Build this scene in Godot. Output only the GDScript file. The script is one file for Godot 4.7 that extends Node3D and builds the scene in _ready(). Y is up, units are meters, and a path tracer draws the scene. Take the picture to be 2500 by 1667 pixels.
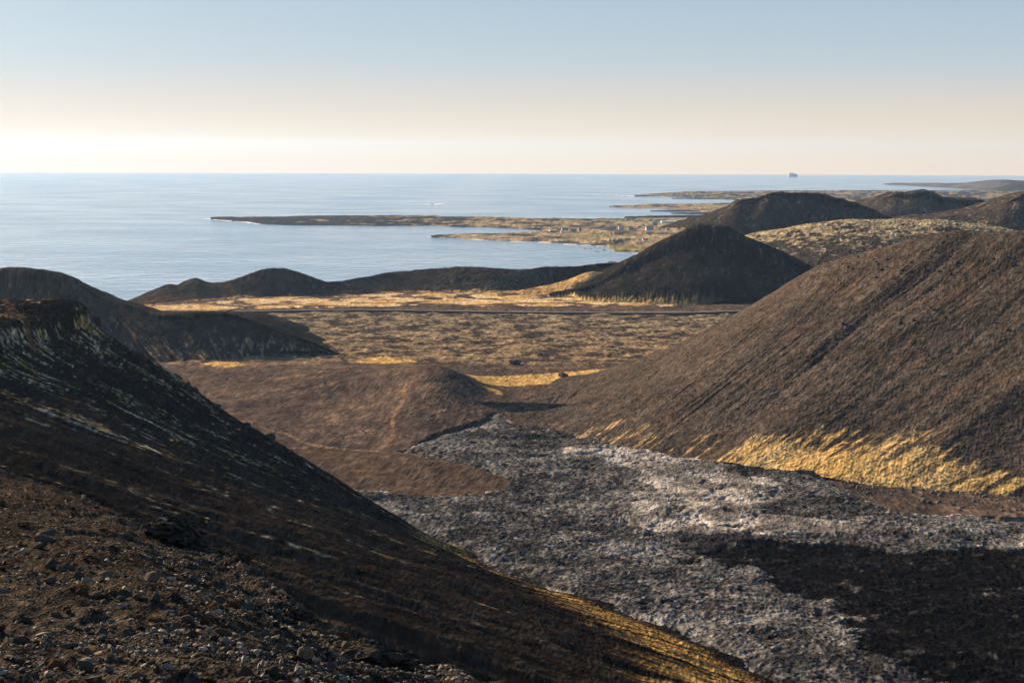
extends Node3D
# A volcanic valley above a coast: camera, sky and sun first, then the land, then the small things on it.
# Pixels of the photograph (2500 x 1667) give directions only; distances come from elevations of the ground they touch.

const F := 5800.0          # focal length in photograph pixels
const EYE := 250.0         # camera height above the sea
const R2 := 1.464e7        # twice the radius of the earth (with refraction)
var cb: Basis
var n_a := FastNoiseLite.new()   # broad fractal noise
var n_b := FastNoiseLite.new()   # second broad noise
var n_r := FastNoiseLite.new()   # ridged noise
var n_f := FastNoiseLite.new()   # fine value noise, one octave
var n_c := FastNoiseLite.new()   # cellular, distance to edges
var n_s := FastNoiseLite.new()   # smooth simplex, one octave
var rng := RandomNumberGenerator.new()
var t_start := 0
var valley_h: Callable
var near_grid: Grid
var ridge_grid: Grid
var hill_grid: Grid
var lava_body: Mask

# ---------------------------------------------------------------- geometry of the view
func ray(px: float, py: float) -> Vector3:
	return cb * Vector3((px - 1250.0) / F, -(py - 833.5) / F, -1.0)

func at_d(px: float, py: float, d: float) -> Vector3:
	var r := ray(px, py)
	return Vector3(0, EYE, 0) + r * (d / -r.z)

func at_e(px: float, py: float, e: float) -> Vector3:
	var r := ray(px, py)
	var flat := r.x * r.x + r.z * r.z
	var t := (e - EYE) / minf(r.y, -0.0005)
	for i in 12:
		t = lerpf(t, (e - t * t * flat / R2 - EYE) / minf(r.y, -0.0005), 0.7)
	return Vector3(0, EYE, 0) + r * t

func ve(d: float) -> float:
	var a := VE
	for i in range(1, a.size()):
		if d < a[i].x:
			return lerpf(a[i - 1].y, a[i].y, clampf((d - a[i - 1].x) / (a[i].x - a[i - 1].x), 0, 1))
	return a[a.size() - 1].y
const VE: Array[Vector2] = [Vector2(400, 116), Vector2(600, 103), Vector2(696, 95), Vector2(850, 83), Vector2(1025, 72), Vector2(1300, 66), Vector2(1650, 62), Vector2(2000, 60), Vector2(2800, 50), Vector2(3300, 45), Vector2(3700, 42), Vector2(4300, 20)]

func on_v(px: float, py: float, lift := 0.0) -> Vector3:
	var r := ray(px, py)
	var d := 1200.0
	for i in 30:
		d = lerpf(d, (ve(d) + lift - EYE) / minf(r.y, -0.001) * -r.z, 0.6)
	return at_d(px, py, clampf(d, 300, 6000))

func plan(p: Vector3) -> Vector2:
	return Vector2(p.x, -p.z)

func plans(a: Array) -> PackedVector2Array:
	var o := PackedVector2Array()
	for q in a:
		o.append(plan(on_v(q[0], q[1])))
	return o

static func ss(a: float, b: float, x: float) -> float:
	var t := clampf((x - a) / (b - a), 0.0, 1.0)
	return t * t * (3.0 - 2.0 * t)

# a mask in plan space: 1 inside the polygons, looked up with soft edges
class Mask:
	var x0: float
	var d0: float
	var sx: float
	var sd: float
	var nx: int
	var nd: int
	var v := PackedFloat32Array()
	func at(x: float, d: float) -> float:
		var u := (x - x0) * sx
		var w := (d - d0) * sd
		if u < 0.0 or w < 0.0 or u >= nx - 1.0 or w >= nd - 1.0:
			return 0.0
		var i := int(u)
		var j := int(w)
		u -= i
		w -= j
		var k := j * nx + i
		return lerpf(lerpf(v[k], v[k + 1], u), lerpf(v[k + nx], v[k + nx + 1], u), w)

func mask(polys: Array, cells := 220, blur := 1) -> Mask:
	var m := Mask.new()
	var lo := Vector2(1e9, 1e9)
	var hi := -lo
	for p in polys:
		for q in p:
			lo = lo.min(q)
			hi = hi.max(q)
	var pad := (hi - lo) * 0.06
	lo -= pad
	hi += pad
	m.nx = cells
	m.nd = cells
	m.x0 = lo.x
	m.d0 = lo.y
	m.sx = (cells - 1) / (hi.x - lo.x)
	m.sd = (cells - 1) / (hi.y - lo.y)
	m.v.resize(cells * cells)
	for j in cells:
		for i in cells:
			var q := Vector2(lo.x + i / m.sx, lo.y + j / m.sd)
			for p in polys:
				if Geometry2D.is_point_in_polygon(q, p):
					m.v[j * cells + i] = 1.0
					break
	for b in blur:
		var s := m.v.duplicate()
		for j in range(1, cells - 1):
			for i in range(1, cells - 1):
				var k := j * cells + i
				m.v[k] = (s[k] * 2.0 + s[k - 1] + s[k + 1] + s[k - cells] + s[k + cells]) / 6.0
	return m

# ---------------------------------------------------------------- surfaces
class Grid:
	var nu: int
	var nv: int
	var p := PackedVector3Array()
	var n := PackedVector3Array()
	var c := PackedColorArray()
	var h := PackedFloat32Array()

func bend(a: Array, k: int, t: float) -> Vector3:
	var q: Vector3 = a[k]
	var b: Vector3 = a[mini(k + 1, a.size() - 1)]
	var pre: Vector3 = a[k - 1] if k > 0 else q * 2.0 - b
	var post: Vector3 = a[k + 2] if k + 2 < a.size() else b * 2.0 - q
	return q.cubic_interpolate(b, pre, post, t)

# rows of control points -> smooth sheet, displaced by hf and coloured by cf (both get point, u, v in 0..1)
func loft(rows: Array, nu: int, nv: int, hf: Callable, cf: Callable) -> Grid:
	var g := Grid.new()
	g.nu = nu
	g.nv = nv
	var total := nu * nv
	g.p.resize(total)
	g.n.resize(total)
	g.c.resize(total)
	g.h.resize(total)
	var nc: int = rows[0].size()
	var lines := []
	for r in rows:
		var l := []
		for i in nu:
			var u := float(i) / (nu - 1) * (nc - 1)
			var k := mini(int(u), nc - 2)
			l.append(bend(r, k, u - k))
		lines.append(l)
	var m := rows.size()
	for i in nu:
		var col := []
		for l in lines:
			col.append(l[i])
		for j in nv:
			var v := float(j) / (nv - 1) * (m - 1)
			var k := mini(int(v), m - 2)
			g.p[j * nu + i] = bend(col, k, v - k)
	for j in nv:
		var v := float(j) / (nv - 1)
		for i in nu:
			var k := j * nu + i
			var q := g.p[k]
			var h: float = hf.call(q, float(i) / (nu - 1), v)
			g.h[k] = h
			q.y += h
			g.p[k] = q
	finish(g)
	for j in nv:
		var v := float(j) / (nv - 1)
		for i in nu:
			var k := j * nu + i
			g.c[k] = cf.call(g.p[k], float(i) / (nu - 1), v, g.h[k], g.n[k])
	return g

func finish(g: Grid) -> void:
	var nu := g.nu
	var nv := g.nv
	for j in nv:
		var ja := maxi(j - 1, 0) * nu
		var jb := mini(j + 1, nv - 1) * nu
		for i in nu:
			var n := (g.p[j * nu + mini(i + 1, nu - 1)] - g.p[j * nu + maxi(i - 1, 0)]).cross(g.p[jb + i] - g.p[ja + i]).normalized()
			g.n[j * nu + i] = n if n.y > 0.0 else -n

func show_grid(g: Grid, called: String, m: Material, label: String, category: String, tile := 8.0, long := 1.0) -> MeshInstance3D:
	# tile: metres across one speck; long: how much longer it is in depth
	# vertex colours are kept in bytes: stretched to their brightest, as gamma-coded values, with the scale in the material
	if m is StandardMaterial3D and m.vertex_color_use_as_albedo:
		var most := 0.01
		for c in g.c:
			most = maxf(most, maxf(c.r, maxf(c.g, c.b)))
		var cs := PackedColorArray()
		cs.resize(g.c.size())
		var q := 1.0 / 2.2
		for k in cs.size():
			var c := g.c[k]
			cs[k] = Color(pow(maxf(c.r, 0.0) / most, q), pow(maxf(c.g, 0.0) / most, q), pow(maxf(c.b, 0.0) / most, q))
		var own := m.duplicate() as StandardMaterial3D
		var v := minf(m.albedo_color.srgb_to_linear().r * most * (2.0 if m.albedo_texture else 1.0), 1.0)
		own.albedo_color = Color(v, v, v).linear_to_srgb()
		own.vertex_color_is_srgb = true
		g.c = cs
		m = own
	var uv := PackedVector2Array()
	uv.resize(g.p.size())
	for k in g.p.size():
		uv[k] = Vector2(g.p[k].x, g.p[k].z / long) / (tile * 1024.0)
	var idx := PackedInt32Array()
	idx.resize((g.nu - 1) * (g.nv - 1) * 6)
	var w := 0
	var flip := (g.p[1] - g.p[0]).cross(g.p[g.nu] - g.p[0]).y > 0.0
	for j in g.nv - 1:
		for i in g.nu - 1:
			var k := j * g.nu + i
			var a := k + 1
			var b := k + g.nu
			if not flip:
				a = k + g.nu
				b = k + 1
			idx[w] = k
			idx[w + 1] = b
			idx[w + 2] = a
			idx[w + 3] = a
			idx[w + 4] = b
			idx[w + 5] = k + g.nu + 1
			w += 6
	var arr := []
	arr.resize(Mesh.ARRAY_MAX)
	arr[Mesh.ARRAY_VERTEX] = g.p
	arr[Mesh.ARRAY_NORMAL] = g.n
	arr[Mesh.ARRAY_COLOR] = g.c
	arr[Mesh.ARRAY_TEX_UV] = uv
	arr[Mesh.ARRAY_INDEX] = idx
	var me := ArrayMesh.new()
	me.add_surface_from_arrays(Mesh.PRIMITIVE_TRIANGLES, arr)
	me.surface_set_material(0, m)
	var o := MeshInstance3D.new()
	o.mesh = me
	o.name = called
	add_child(o, true)
	tag(o, label, category, "", "structure")
	print(called, " ", g.p.size(), " ", Time.get_ticks_msec() - t_start)
	return o

func tag(o: Node, label: String, category: String, group := "", kind := "") -> void:
	o.set_meta("label", label)
	o.set_meta("category", category)
	if group:
		o.set_meta("group", group)
	if kind:
		o.set_meta("kind", kind)

# ---------------------------------------------------------------- materials
func noise_image(size: int, freq: float, octaves: int, sd: int, kind := FastNoiseLite.TYPE_SIMPLEX_SMOOTH) -> Image:
	var n := FastNoiseLite.new()
	n.seed = sd
	n.noise_type = kind
	n.frequency = freq
	n.fractal_octaves = octaves
	n.fractal_gain = 0.6
	if kind == FastNoiseLite.TYPE_CELLULAR:
		n.cellular_return_type = FastNoiseLite.RETURN_DISTANCE
	return n.get_seamless_image(size, size)

# grains of scree: a tile of uneven specks, as colour (half grey on average; vertex colours are doubled) and as relief
var grains := {}
func grain(k: float) -> Array:
	if not grains.has(k):
		var a := FastNoiseLite.new()
		a.noise_type = FastNoiseLite.TYPE_VALUE
		a.fractal_type = FastNoiseLite.FRACTAL_NONE
		a.frequency = 0.71
		a.seed = 3
		var b := FastNoiseLite.new()
		b.noise_type = FastNoiseLite.TYPE_SIMPLEX_SMOOTH
		b.fractal_octaves = 4
		b.fractal_gain = 0.7
		b.frequency = 0.07
		b.seed = 4
		var n := 1024
		var ia := a.get_image(n, n, false, false, true).get_data()
		var ib := b.get_seamless_image(n, n, false, false, 0.1, true).get_data()
		var lut := PackedByteArray()
		for i in 511:
			var t := (i - 255.0) / 255.0
			lut.append(int(clampf(Color(0.46 * exp(k * 1.9 * t), 0, 0).linear_to_srgb().r, 0, 1) * 255.0))
		var oc := PackedByteArray()
		oc.resize(n * n)
		var oh := PackedByteArray()
		oh.resize(n * n)
		for i in n * n:
			var v := (ia[i] * 5 + ib[i] * 4) / 9
			oh[i] = v
			oc[i] = lut[mini(v * 2, 510)]
		var ic := Image.create_from_data(n, n, false, Image.FORMAT_L8, oc)
		ic.convert(Image.FORMAT_RGB8)
		var ih := Image.create_from_data(n, n, false, Image.FORMAT_L8, oh)
		ih.convert(Image.FORMAT_RGBA8)
		ih.bump_map_to_normal_map(2.2)
		grains[k] = [ImageTexture.create_from_image(ic), ImageTexture.create_from_image(ih)]
	return grains[k]

func ground_material(relief: float, rough: float, _sd: int, k := 0.8, spec := 0.0, tone := 1.0) -> StandardMaterial3D:
	var m := StandardMaterial3D.new()
	m.vertex_color_use_as_albedo = true
	m.roughness = rough
	m.metallic_specular = spec
	m.albedo_color = Color(tone, tone, tone).linear_to_srgb()
	var t := grain(k)
	m.albedo_texture = t[0]
	m.normal_enabled = true
	m.normal_texture = t[1]
	m.normal_scale = relief
	return m

func plain(c: Color, rough := 0.8) -> StandardMaterial3D:
	var m := StandardMaterial3D.new()
	m.albedo_color = c.linear_to_srgb()
	m.roughness = rough
	return m

# ---------------------------------------------------------------- stones
func rock_mesh(sd: int, sub: int, m: Material, squash := 0.7) -> ArrayMesh:
	var r := RandomNumberGenerator.new()
	r.seed = sd
	var g := (1.0 + sqrt(5.0)) / 2.0
	var vs: Array[Vector3] = []
	for q in [[-1, g, 0], [1, g, 0], [-1, -g, 0], [1, -g, 0], [0, -1, g], [0, 1, g], [0, -1, -g], [0, 1, -g], [g, 0, -1], [g, 0, 1], [-g, 0, -1], [-g, 0, 1]]:
		vs.append(Vector3(q[0], q[1], q[2]).normalized())
	var fs := [[0, 11, 5], [0, 5, 1], [0, 1, 7], [0, 7, 10], [0, 10, 11], [1, 5, 9], [5, 11, 4], [11, 10, 2], [10, 7, 6], [7, 1, 8], [3, 9, 4], [3, 4, 2], [3, 2, 6], [3, 6, 8], [3, 8, 9], [4, 9, 5], [2, 4, 11], [6, 2, 10], [8, 6, 7], [9, 8, 1]]
	for s in sub:
		var nf := []
		var mid := {}
		for f in fs:
			var e := []
			for k in 3:
				var a: int = f[k]
				var b: int = f[(k + 1) % 3]
				var key := Vector2i(mini(a, b), maxi(a, b))
				if not mid.has(key):
					mid[key] = vs.size()
					vs.append(((vs[a] + vs[b]) * 0.5).normalized())
				e.append(mid[key])
			nf.append_array([[f[0], e[0], e[2]], [f[1], e[1], e[0]], [f[2], e[2], e[1]], e])
		fs = nf
	var cuts := []
	for k in 7:
		cuts.append([Vector3(r.randf_range(-1, 1), r.randf_range(-0.7, 1), r.randf_range(-1, 1)).normalized(), r.randf_range(0.45, 0.8)])
	var st := Vector3(r.randf_range(0.75, 1.25), squash * r.randf_range(0.8, 1.2), r.randf_range(0.7, 1.1))
	for k in vs.size():
		var q := vs[k]
		for c in cuts:
			var over: float = q.dot(c[0]) - c[1]
			if over > 0:
				q -= c[0] * over * 0.95
		vs[k] = q * st * r.randf_range(0.9, 1.1)
	var tool := SurfaceTool.new()
	tool.begin(Mesh.PRIMITIVE_TRIANGLES)
	for f in fs:
		var n := (vs[f[2]] - vs[f[0]]).cross(vs[f[1]] - vs[f[0]]).normalized()
		if n.dot(vs[f[0]] + vs[f[1]] + vs[f[2]]) < 0:
			f = [f[0], f[2], f[1]]
			n = -n
		for k in [f[0], f[1], f[2]]:
			tool.set_normal(n)
			tool.add_vertex(vs[k])
	tool.set_material(m)
	return tool.commit()

# stones strewn over a grid: one object, for there are more than anyone could count
func strew(g: Grid, called: String, label: String, count: int, lo: float, hi: float, sd: int, m: Material, want: Callable, tone: Callable, curve := 3.0, kind_name := "stones") -> void:
	var r := RandomNumberGenerator.new()
	r.seed = sd
	var mm := MultiMesh.new()
	mm.transform_format = MultiMesh.TRANSFORM_3D
	mm.use_colors = true
	mm.mesh = rock_mesh(sd, 0, m, 0.65)
	var tr: Array[Transform3D] = []
	var cs: Array[Color] = []
	var tries := 0
	while tr.size() < count and tries < count * 12:
		tries += 1
		var i := r.randi_range(0, g.nu - 2)
		var j := r.randi_range(0, g.nv - 2)
		var k := j * g.nu + i
		if r.randf() > want.call(g.p[k], float(i) / g.nu, float(j) / g.nv):
			continue
		var a := r.randf()
		var b := r.randf()
		var p := g.p[k].lerp(g.p[k + 1], a).lerp(g.p[k + g.nu].lerp(g.p[k + g.nu + 1], a), b)
		var s := lerpf(lo, hi, pow(r.randf(), curve))
		var basis := Basis(Vector3(r.randf_range(-1, 1), r.randf_range(-1, 1), r.randf_range(-1, 1)).normalized(), r.randf() * TAU).scaled(Vector3(r.randf_range(0.6, 1.3), r.randf_range(0.5, 1.0), r.randf_range(0.6, 1.3)) * s * 0.5)
		tr.append(Transform3D(basis, p + g.n[k] * s * r.randf_range(-0.12, 0.16)))
		cs.append(tone.call(r, p))
	mm.instance_count = tr.size()
	for k in tr.size():
		mm.set_instance_transform(k, tr[k])
		mm.set_instance_color(k, cs[k])
	var o := MultiMeshInstance3D.new()
	o.multimesh = mm
	o.name = called
	add_child(o, true)
	tag(o, label, kind_name, "", "stuff")
	print(called, " ", tr.size(), " ", Time.get_ticks_msec() - t_start)

func grey(r: RandomNumberGenerator, lo: float, hi: float, warm := 0.12) -> Color:
	var v := lerpf(lo, hi, pow(r.randf(), 2.0))
	var w := r.randf_range(0.2, 1.0) * warm
	return Color(v * (1.0 + w), v, v * (1.0 - w * 1.3))

# ================================================================ the scene
func _ready() -> void:
	t_start = Time.get_ticks_msec()
	var dip := 0.00826
	cb = Basis(Vector3.RIGHT, -(atan(409.5 / F) + dip)) * Basis(Vector3.BACK, deg_to_rad(0.17))
	var cam := Camera3D.new()
	cam.name = "camera"
	cam.fov = rad_to_deg(2.0 * atan(833.5 / F))
	cam.near = 0.5
	cam.far = 200000.0
	cam.transform = Transform3D(cb, Vector3(0, EYE, 0))
	add_child(cam)
	cam.make_current()

	var sun := DirectionalLight3D.new()
	sun.name = "sun"
	sun.light_energy = 1.6
	sun.light_color = Color(1.0, 0.87, 0.70)
	sun.light_angular_distance = 0.53
	sun.shadow_enabled = true
	add_child(sun)
	var az := deg_to_rad(39.0)
	var el := deg_to_rad(18.5)
	var to_sun := Vector3(-sin(az) * cos(el), sin(el), -cos(az) * cos(el))
	sun.look_at_from_position(to_sun * 100.0, Vector3.ZERO)

	var env := Environment.new()
	env.background_mode = Environment.BG_SKY
	env.tonemap_mode = Environment.TONE_MAPPER_LINEAR
	env.tonemap_exposure = 3.2
	env.sdfgi_enabled = true
	env.ssao_enabled = true
	env.ssil_enabled = true
	env.volumetric_fog_enabled = true   # the haze over the sea, brighter towards the sun
	env.volumetric_fog_density = 0.000008
	env.volumetric_fog_albedo = Color(0.62, 0.78, 1.0)
	env.volumetric_fog_anisotropy = 0.45
	var sky := Sky.new()
	var sm := PanoramaSkyMaterial.new()
	sm.panorama = ImageTexture.create_from_image(sky_image(az, el))
	sky.sky_material = sm
	env.sky = sky
	var we := WorldEnvironment.new()
	we.name = "environment"
	we.environment = env
	add_child(we)

	for a in [[n_a, 11, FastNoiseLite.TYPE_SIMPLEX_SMOOTH, 5], [n_b, 23, FastNoiseLite.TYPE_SIMPLEX_SMOOTH, 4], [n_r, 37, FastNoiseLite.TYPE_SIMPLEX_SMOOTH, 4], [n_f, 41, FastNoiseLite.TYPE_VALUE, 1], [n_c, 53, FastNoiseLite.TYPE_CELLULAR, 1], [n_s, 67, FastNoiseLite.TYPE_SIMPLEX_SMOOTH, 1]]:
		var n: FastNoiseLite = a[0]
		n.seed = a[1]
		n.noise_type = a[2]
		n.frequency = 1.0
		if a[3] > 1:
			n.fractal_type = FastNoiseLite.FRACTAL_FBM
			n.fractal_octaves = a[3]
			n.fractal_gain = 0.55
		else:
			n.fractal_type = FastNoiseLite.FRACTAL_NONE
	n_r.fractal_type = FastNoiseLite.FRACTAL_RIDGED
	n_c.cellular_return_type = FastNoiseLite.RETURN_DISTANCE2_SUB
	rng.seed = 5

	build_sea()
	build_far_coast()
	build_coast_hills()
	build_far_hills()
	build_valley()
	build_lava()
	build_left_hill()
	build_right_hill()
	build_ridge()
	build_foreground()
	build_rear()
	build_road()
	build_boulders()
	build_rocks()
	build_town()
	build_sea_things()
	build_markers()
	print("done ", Time.get_ticks_msec() - t_start)

# colours of the air: pale and warm at the horizon, brighter towards the sun, blue above
func sky_image(az: float, el: float) -> Image:
	var w := 256
	var h := 1024
	var im := Image.create(w, h, false, Image.FORMAT_RGBF)
	var s := Vector3(-sin(az) * cos(el), sin(el), -cos(az) * cos(el))
	var stops := [0.0, 0.6, 2.3, 4.6, 9.0, 20.0, 45.0, 90.0]
	var cols := [Vector3(0.93, 0.665, 0.385), Vector3(0.84, 0.68, 0.50), Vector3(0.51, 0.59, 0.645), Vector3(0.345, 0.505, 0.635), Vector3(0.25, 0.40, 0.58), Vector3(0.18, 0.32, 0.51), Vector3(0.13, 0.25, 0.43), Vector3(0.09, 0.18, 0.34)]
	for j in h:
		var up := 90.0 - (j + 0.5) / h * 180.0
		var e := maxf(up, 0.0)
		var base := Vector3.ZERO
		for k in 7:
			if e <= stops[k + 1]:
				var t: float = (e - stops[k]) / (stops[k + 1] - stops[k])
				base = (cols[k] as Vector3).lerp(cols[k + 1], t)
				break
		for i in w:
			var a := (i + 0.5) / w * TAU
			var dir := Vector3(sin(a) * cos(deg_to_rad(e)), sin(deg_to_rad(e)), -cos(a) * cos(deg_to_rad(e)))
			var ang := rad_to_deg(acos(clampf(dir.dot(s), -1, 1)))
			var glow := exp(-pow(ang / 22.0, 2.0)) * 1.0
			var c := base + Vector3(1.0, 0.93, 0.82) * glow
			if up < 0.0:
				c = Vector3(0.97, 0.66, 0.34)
			c /= 3.2
			im.set_pixel(i, j, Color(c.x, c.y, c.z))
	return im

# ---------------------------------------------------------------- sea
func build_sea() -> void:
	var m := StandardMaterial3D.new()
	m.albedo_color = Color(0.02, 0.085, 0.18).linear_to_srgb()
	m.roughness = 0.13
	m.metallic_specular = 0.5
	var im := noise_image(1024, 0.05, 5, 71)
	im.convert(Image.FORMAT_RGBA8)
	im.bump_map_to_normal_map(6.0)
	m.normal_enabled = true
	m.normal_texture = ImageTexture.create_from_image(im)
	m.normal_scale = 0.13
	var lanes := noise_image(1024, 0.006, 5, 72)   # wind lanes: smoother and rougher water
	lanes.adjust_bcs(1.0, 0.5, 1.0)
	m.roughness_texture = ImageTexture.create_from_image(lanes)
	m.roughness = 0.2
	var rg := Grid.new()
	rg.nu = 240
	rg.nv = 120
	rg.p.resize(240 * 120)
	rg.n.resize(240 * 120)
	rg.c.resize(240 * 120)
	for j in 120:
		var d := 2600.0 * pow(66000.0 / 2600.0, j / 119.0)
		for i in 240:
			var a := lerpf(-1.3, 1.3, i / 239.0)
			rg.p[j * 240 + i] = Vector3(sin(a) * d, -d * d / R2, -cos(a) * d)
			rg.c[j * 240 + i] = Color.WHITE
	finish(rg)
	show_grid(rg, "sea", m, "pale blue sea reaching to the horizon", "sea", 5.0)

# ---------------------------------------------------------------- low land along the far shore
# two shorelines in pixels (the nearer and the farther one) become a low sheet of land between them
func shore(back: Array, front: Array, rise: float, nu: int, nv: int, called: String, label: String, m: Material, grassy: float, inland := 0.0, slope := 0.0) -> Grid:
	var x0: float = maxf(back[0][0], front[0][0])
	var x1: float = minf(back[back.size() - 1][0], front[front.size() - 1][0])
	var rows := [[], [], [], [], [], []]
	var n := 60
	for i in n:
		var x := lerpf(x0, x1, float(i) / (n - 1))
		var b := at_e(x, along(back, x), 0.0)
		var f := at_e(x, maxf(along(front, x), along(back, x) + 0.4), 0.0)
		var low := Vector3(0, -3.0, 0)
		rows[0].append(b + (b - f).normalized() * 20.0 + low * 2.0)
		rows[1].append(b + low * 0.3)
		rows[2].append(b.lerp(f, 0.12) + Vector3(0, rise, 0))
		rows[3].append(b.lerp(f, 0.85) + Vector3(0, rise * 0.9 + inland, 0))
		rows[4].append(f + low * 0.3)
		rows[5].append(f + (f - b).normalized() * 20.0 + low * 2.0)
	var hf := func(p: Vector3, u: float, v: float) -> float:
		return rise * (n_a.get_noise_2d(p.x * 0.004, p.z * 0.004) * 0.7 + n_a.get_noise_2d(p.x * 0.02, p.z * 0.02) * 0.4) * ss(0, 0.2, v) * ss(1, 0.8, v) + n_f.get_noise_2d(p.x * 0.05, p.z * 0.05) * 0.6
	var cf := func(p: Vector3, u: float, v: float, h: float, nn: Vector3) -> Color:
		var a := n_a.get_noise_2d(p.x * 0.003, p.z * 0.0022)
		var b := n_b.get_noise_2d(p.x * 0.012, p.z * 0.006)
		var g := ss(-0.15, 0.25, a * 0.7 + b * 0.5 + grassy + (u - 0.55) * slope) * ss(0.2, 0.3, v + b * 0.05) * ss(0.86, 0.74, v + b * 0.1)
		var dark := Color(0.035, 0.034, 0.036)
		var c := dark.lerp(Color(0.30, 0.235, 0.145), g)
		c = c.lerp(Color(0.20, 0.21, 0.07), ss(0.3, 0.5, n_s.get_noise_2d(p.x * 0.0025 + 9.0, p.z * 0.0016)) * g * 0.8 * ss(0.5, 0.7, u))
		return c * (0.85 + 0.3 * b)
	var g := loft(rows, nu, nv, hf, cf)
	show_grid(g, called, m, label, "coast", 3.5, 12.0)
	return g

func along(a: Array, x: float) -> float:
	for i in range(1, a.size()):
		if x <= a[i][0]:
			return lerpf(a[i - 1][1], a[i][1], (x - a[i - 1][0]) / (a[i][0] - a[i - 1][0]))
	return a[a.size() - 1][1]

func build_far_coast() -> void:
	var m := ground_material(0.5, 0.95, 5, 0.5)
	shore([[514, 533], [560, 531.5], [600, 531], [650, 530], [700, 530], [760, 528], [806, 527.5], [900, 527], [1000, 527], [1100, 529], [1200, 531], [1300, 533], [1400, 535], [1524, 533.5], [1600, 533], [1760, 535]],
		[[514, 534], [560, 538], [600, 541], [640, 547], [680, 549.5], [760, 550], [840, 551], [920, 552], [1000, 551], [1060, 551], [1100, 553], [1200, 555], [1250, 557.5], [1300, 561], [1345, 566], [1400, 570], [1760, 572]],
		5.0, 620, 44, "peninsula", "low dark lava peninsula with straw fields, lighthouse near its tip", m, 0.0, 0.0, 0.75)
	shore([[1052, 577], [1120, 573.5], [1150, 572], [1200, 571], [1250, 569], [1300, 567], [1345, 564], [1400, 563], [1640, 562]],
		[[1052, 578.2], [1110, 580], [1150, 583], [1200, 586], [1250, 588], [1320, 590], [1400, 596], [1440, 598], [1480, 601], [1500, 615], [1560, 617], [1640, 618]],
		4.0, 420, 44, "shore_flat", "straw fields behind a dark rocky shore below the cone", m, 0.22)
	shore([[1488, 504.5], [1526, 502], [1582, 499], [1720, 497], [1803, 495], [1860, 494]],
		[[1488, 505.5], [1526, 507], [1568, 508], [1664, 511], [1700, 516], [1760, 523], [1860, 530]],
		4.0, 260, 30, "sand_spit", "narrow low spit with dark tip beyond the harbour", m, 0.2)
	shore([[1588, 514.8], [1640, 512.8], [1760, 512]], [[1588, 515.4], [1640, 517], [1760, 517]], 2.0, 120, 16, "skerry", "thin dark reef in bright water beyond the harbour", m, -0.5)
	shore([[1638, 520], [1680, 519], [1760, 519]], [[1638, 520.8], [1680, 523], [1760, 524]], 2.0, 120, 16, "skerry", "short dark reef closest to the breakwater", m, -0.5)
	shore([[1550, 477.6], [1609, 473], [1673, 468], [1747, 467], [1900, 465], [2200, 464.5], [2600, 464]],
		[[1550, 478.6], [1637, 480], [1692, 482], [1803, 489], [1900, 500], [2200, 512], [2600, 520]],
		5.0, 500, 50, "lava_plain", "wide hazy lava plain behind the hills", m, 0.0)
	shore([[1640, 483.8], [1700, 483], [1820, 483]], [[1640, 484.8], [1700, 486], [1820, 487]], 2.0, 100, 14, "skerry", "faint reef below the hazy headland", m, -0.4)
	# the farthest headland rises to low hills
	var rows := [[], [], [], []]
	for q in [[2150, 449.6, 450.8], [2176, 447.2, 452], [2237, 447, 454.5], [2281, 445.8, 456.5], [2320, 446.8, 458.5], [2361, 445.6, 461], [2403, 441.2, 463.5], [2452, 438.2, 465.5], [2500, 441, 466.5], [2600, 440, 467]]:
		var f := at_e(q[0], q[2], 0.0)
		var dd := -f.z
		rows[0].append(at_d(q[0], q[1] + 6.0, dd * 1.12))
		rows[1].append(at_d(q[0], q[1], dd * 1.05))
		rows[2].append(at_d(q[0], lerpf(q[1], q[2], 0.65), dd * 1.02))
		rows[3].append(f + Vector3(0, -4, 0))
	show_grid(loft(rows, 260, 40,
		func(p, u, v): return n_a.get_noise_2d(p.x * 0.002, p.z * 0.002) * 6.0 * ss(1, 0.6, v),
		func(p, u, v, h, n): return Color(0.07, 0.066, 0.07) * (1.0 + n_a.get_noise_2d(p.x * 0.001, p.z * 0.0007))),
		"headland", m, "hazy violet headland low on the horizon", "headland", 9.0)
	# the rock island on the horizon: sheer walls and a tilted flat top
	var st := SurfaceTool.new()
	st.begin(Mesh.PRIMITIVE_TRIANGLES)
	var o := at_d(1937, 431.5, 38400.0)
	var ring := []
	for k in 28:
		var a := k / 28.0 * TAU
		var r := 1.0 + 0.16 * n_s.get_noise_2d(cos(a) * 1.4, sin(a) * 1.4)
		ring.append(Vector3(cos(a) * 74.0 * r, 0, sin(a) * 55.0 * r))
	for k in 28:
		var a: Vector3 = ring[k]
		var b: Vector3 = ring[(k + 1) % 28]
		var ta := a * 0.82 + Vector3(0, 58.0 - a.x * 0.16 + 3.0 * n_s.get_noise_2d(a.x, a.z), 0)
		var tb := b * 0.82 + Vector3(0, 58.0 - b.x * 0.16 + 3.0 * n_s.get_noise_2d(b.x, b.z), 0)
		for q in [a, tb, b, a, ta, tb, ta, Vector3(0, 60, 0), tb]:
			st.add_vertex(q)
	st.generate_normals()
	st.set_material(plain(Color(0.6, 0.59, 0.57), 0.95))  # guano-pale rock, lightened further so distance haze is painted into its colour
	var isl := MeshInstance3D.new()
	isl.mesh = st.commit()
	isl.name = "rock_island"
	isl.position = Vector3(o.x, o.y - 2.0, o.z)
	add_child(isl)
	tag(isl, "steep flat-topped rock island alone on the horizon", "island", "", "structure")

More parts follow.
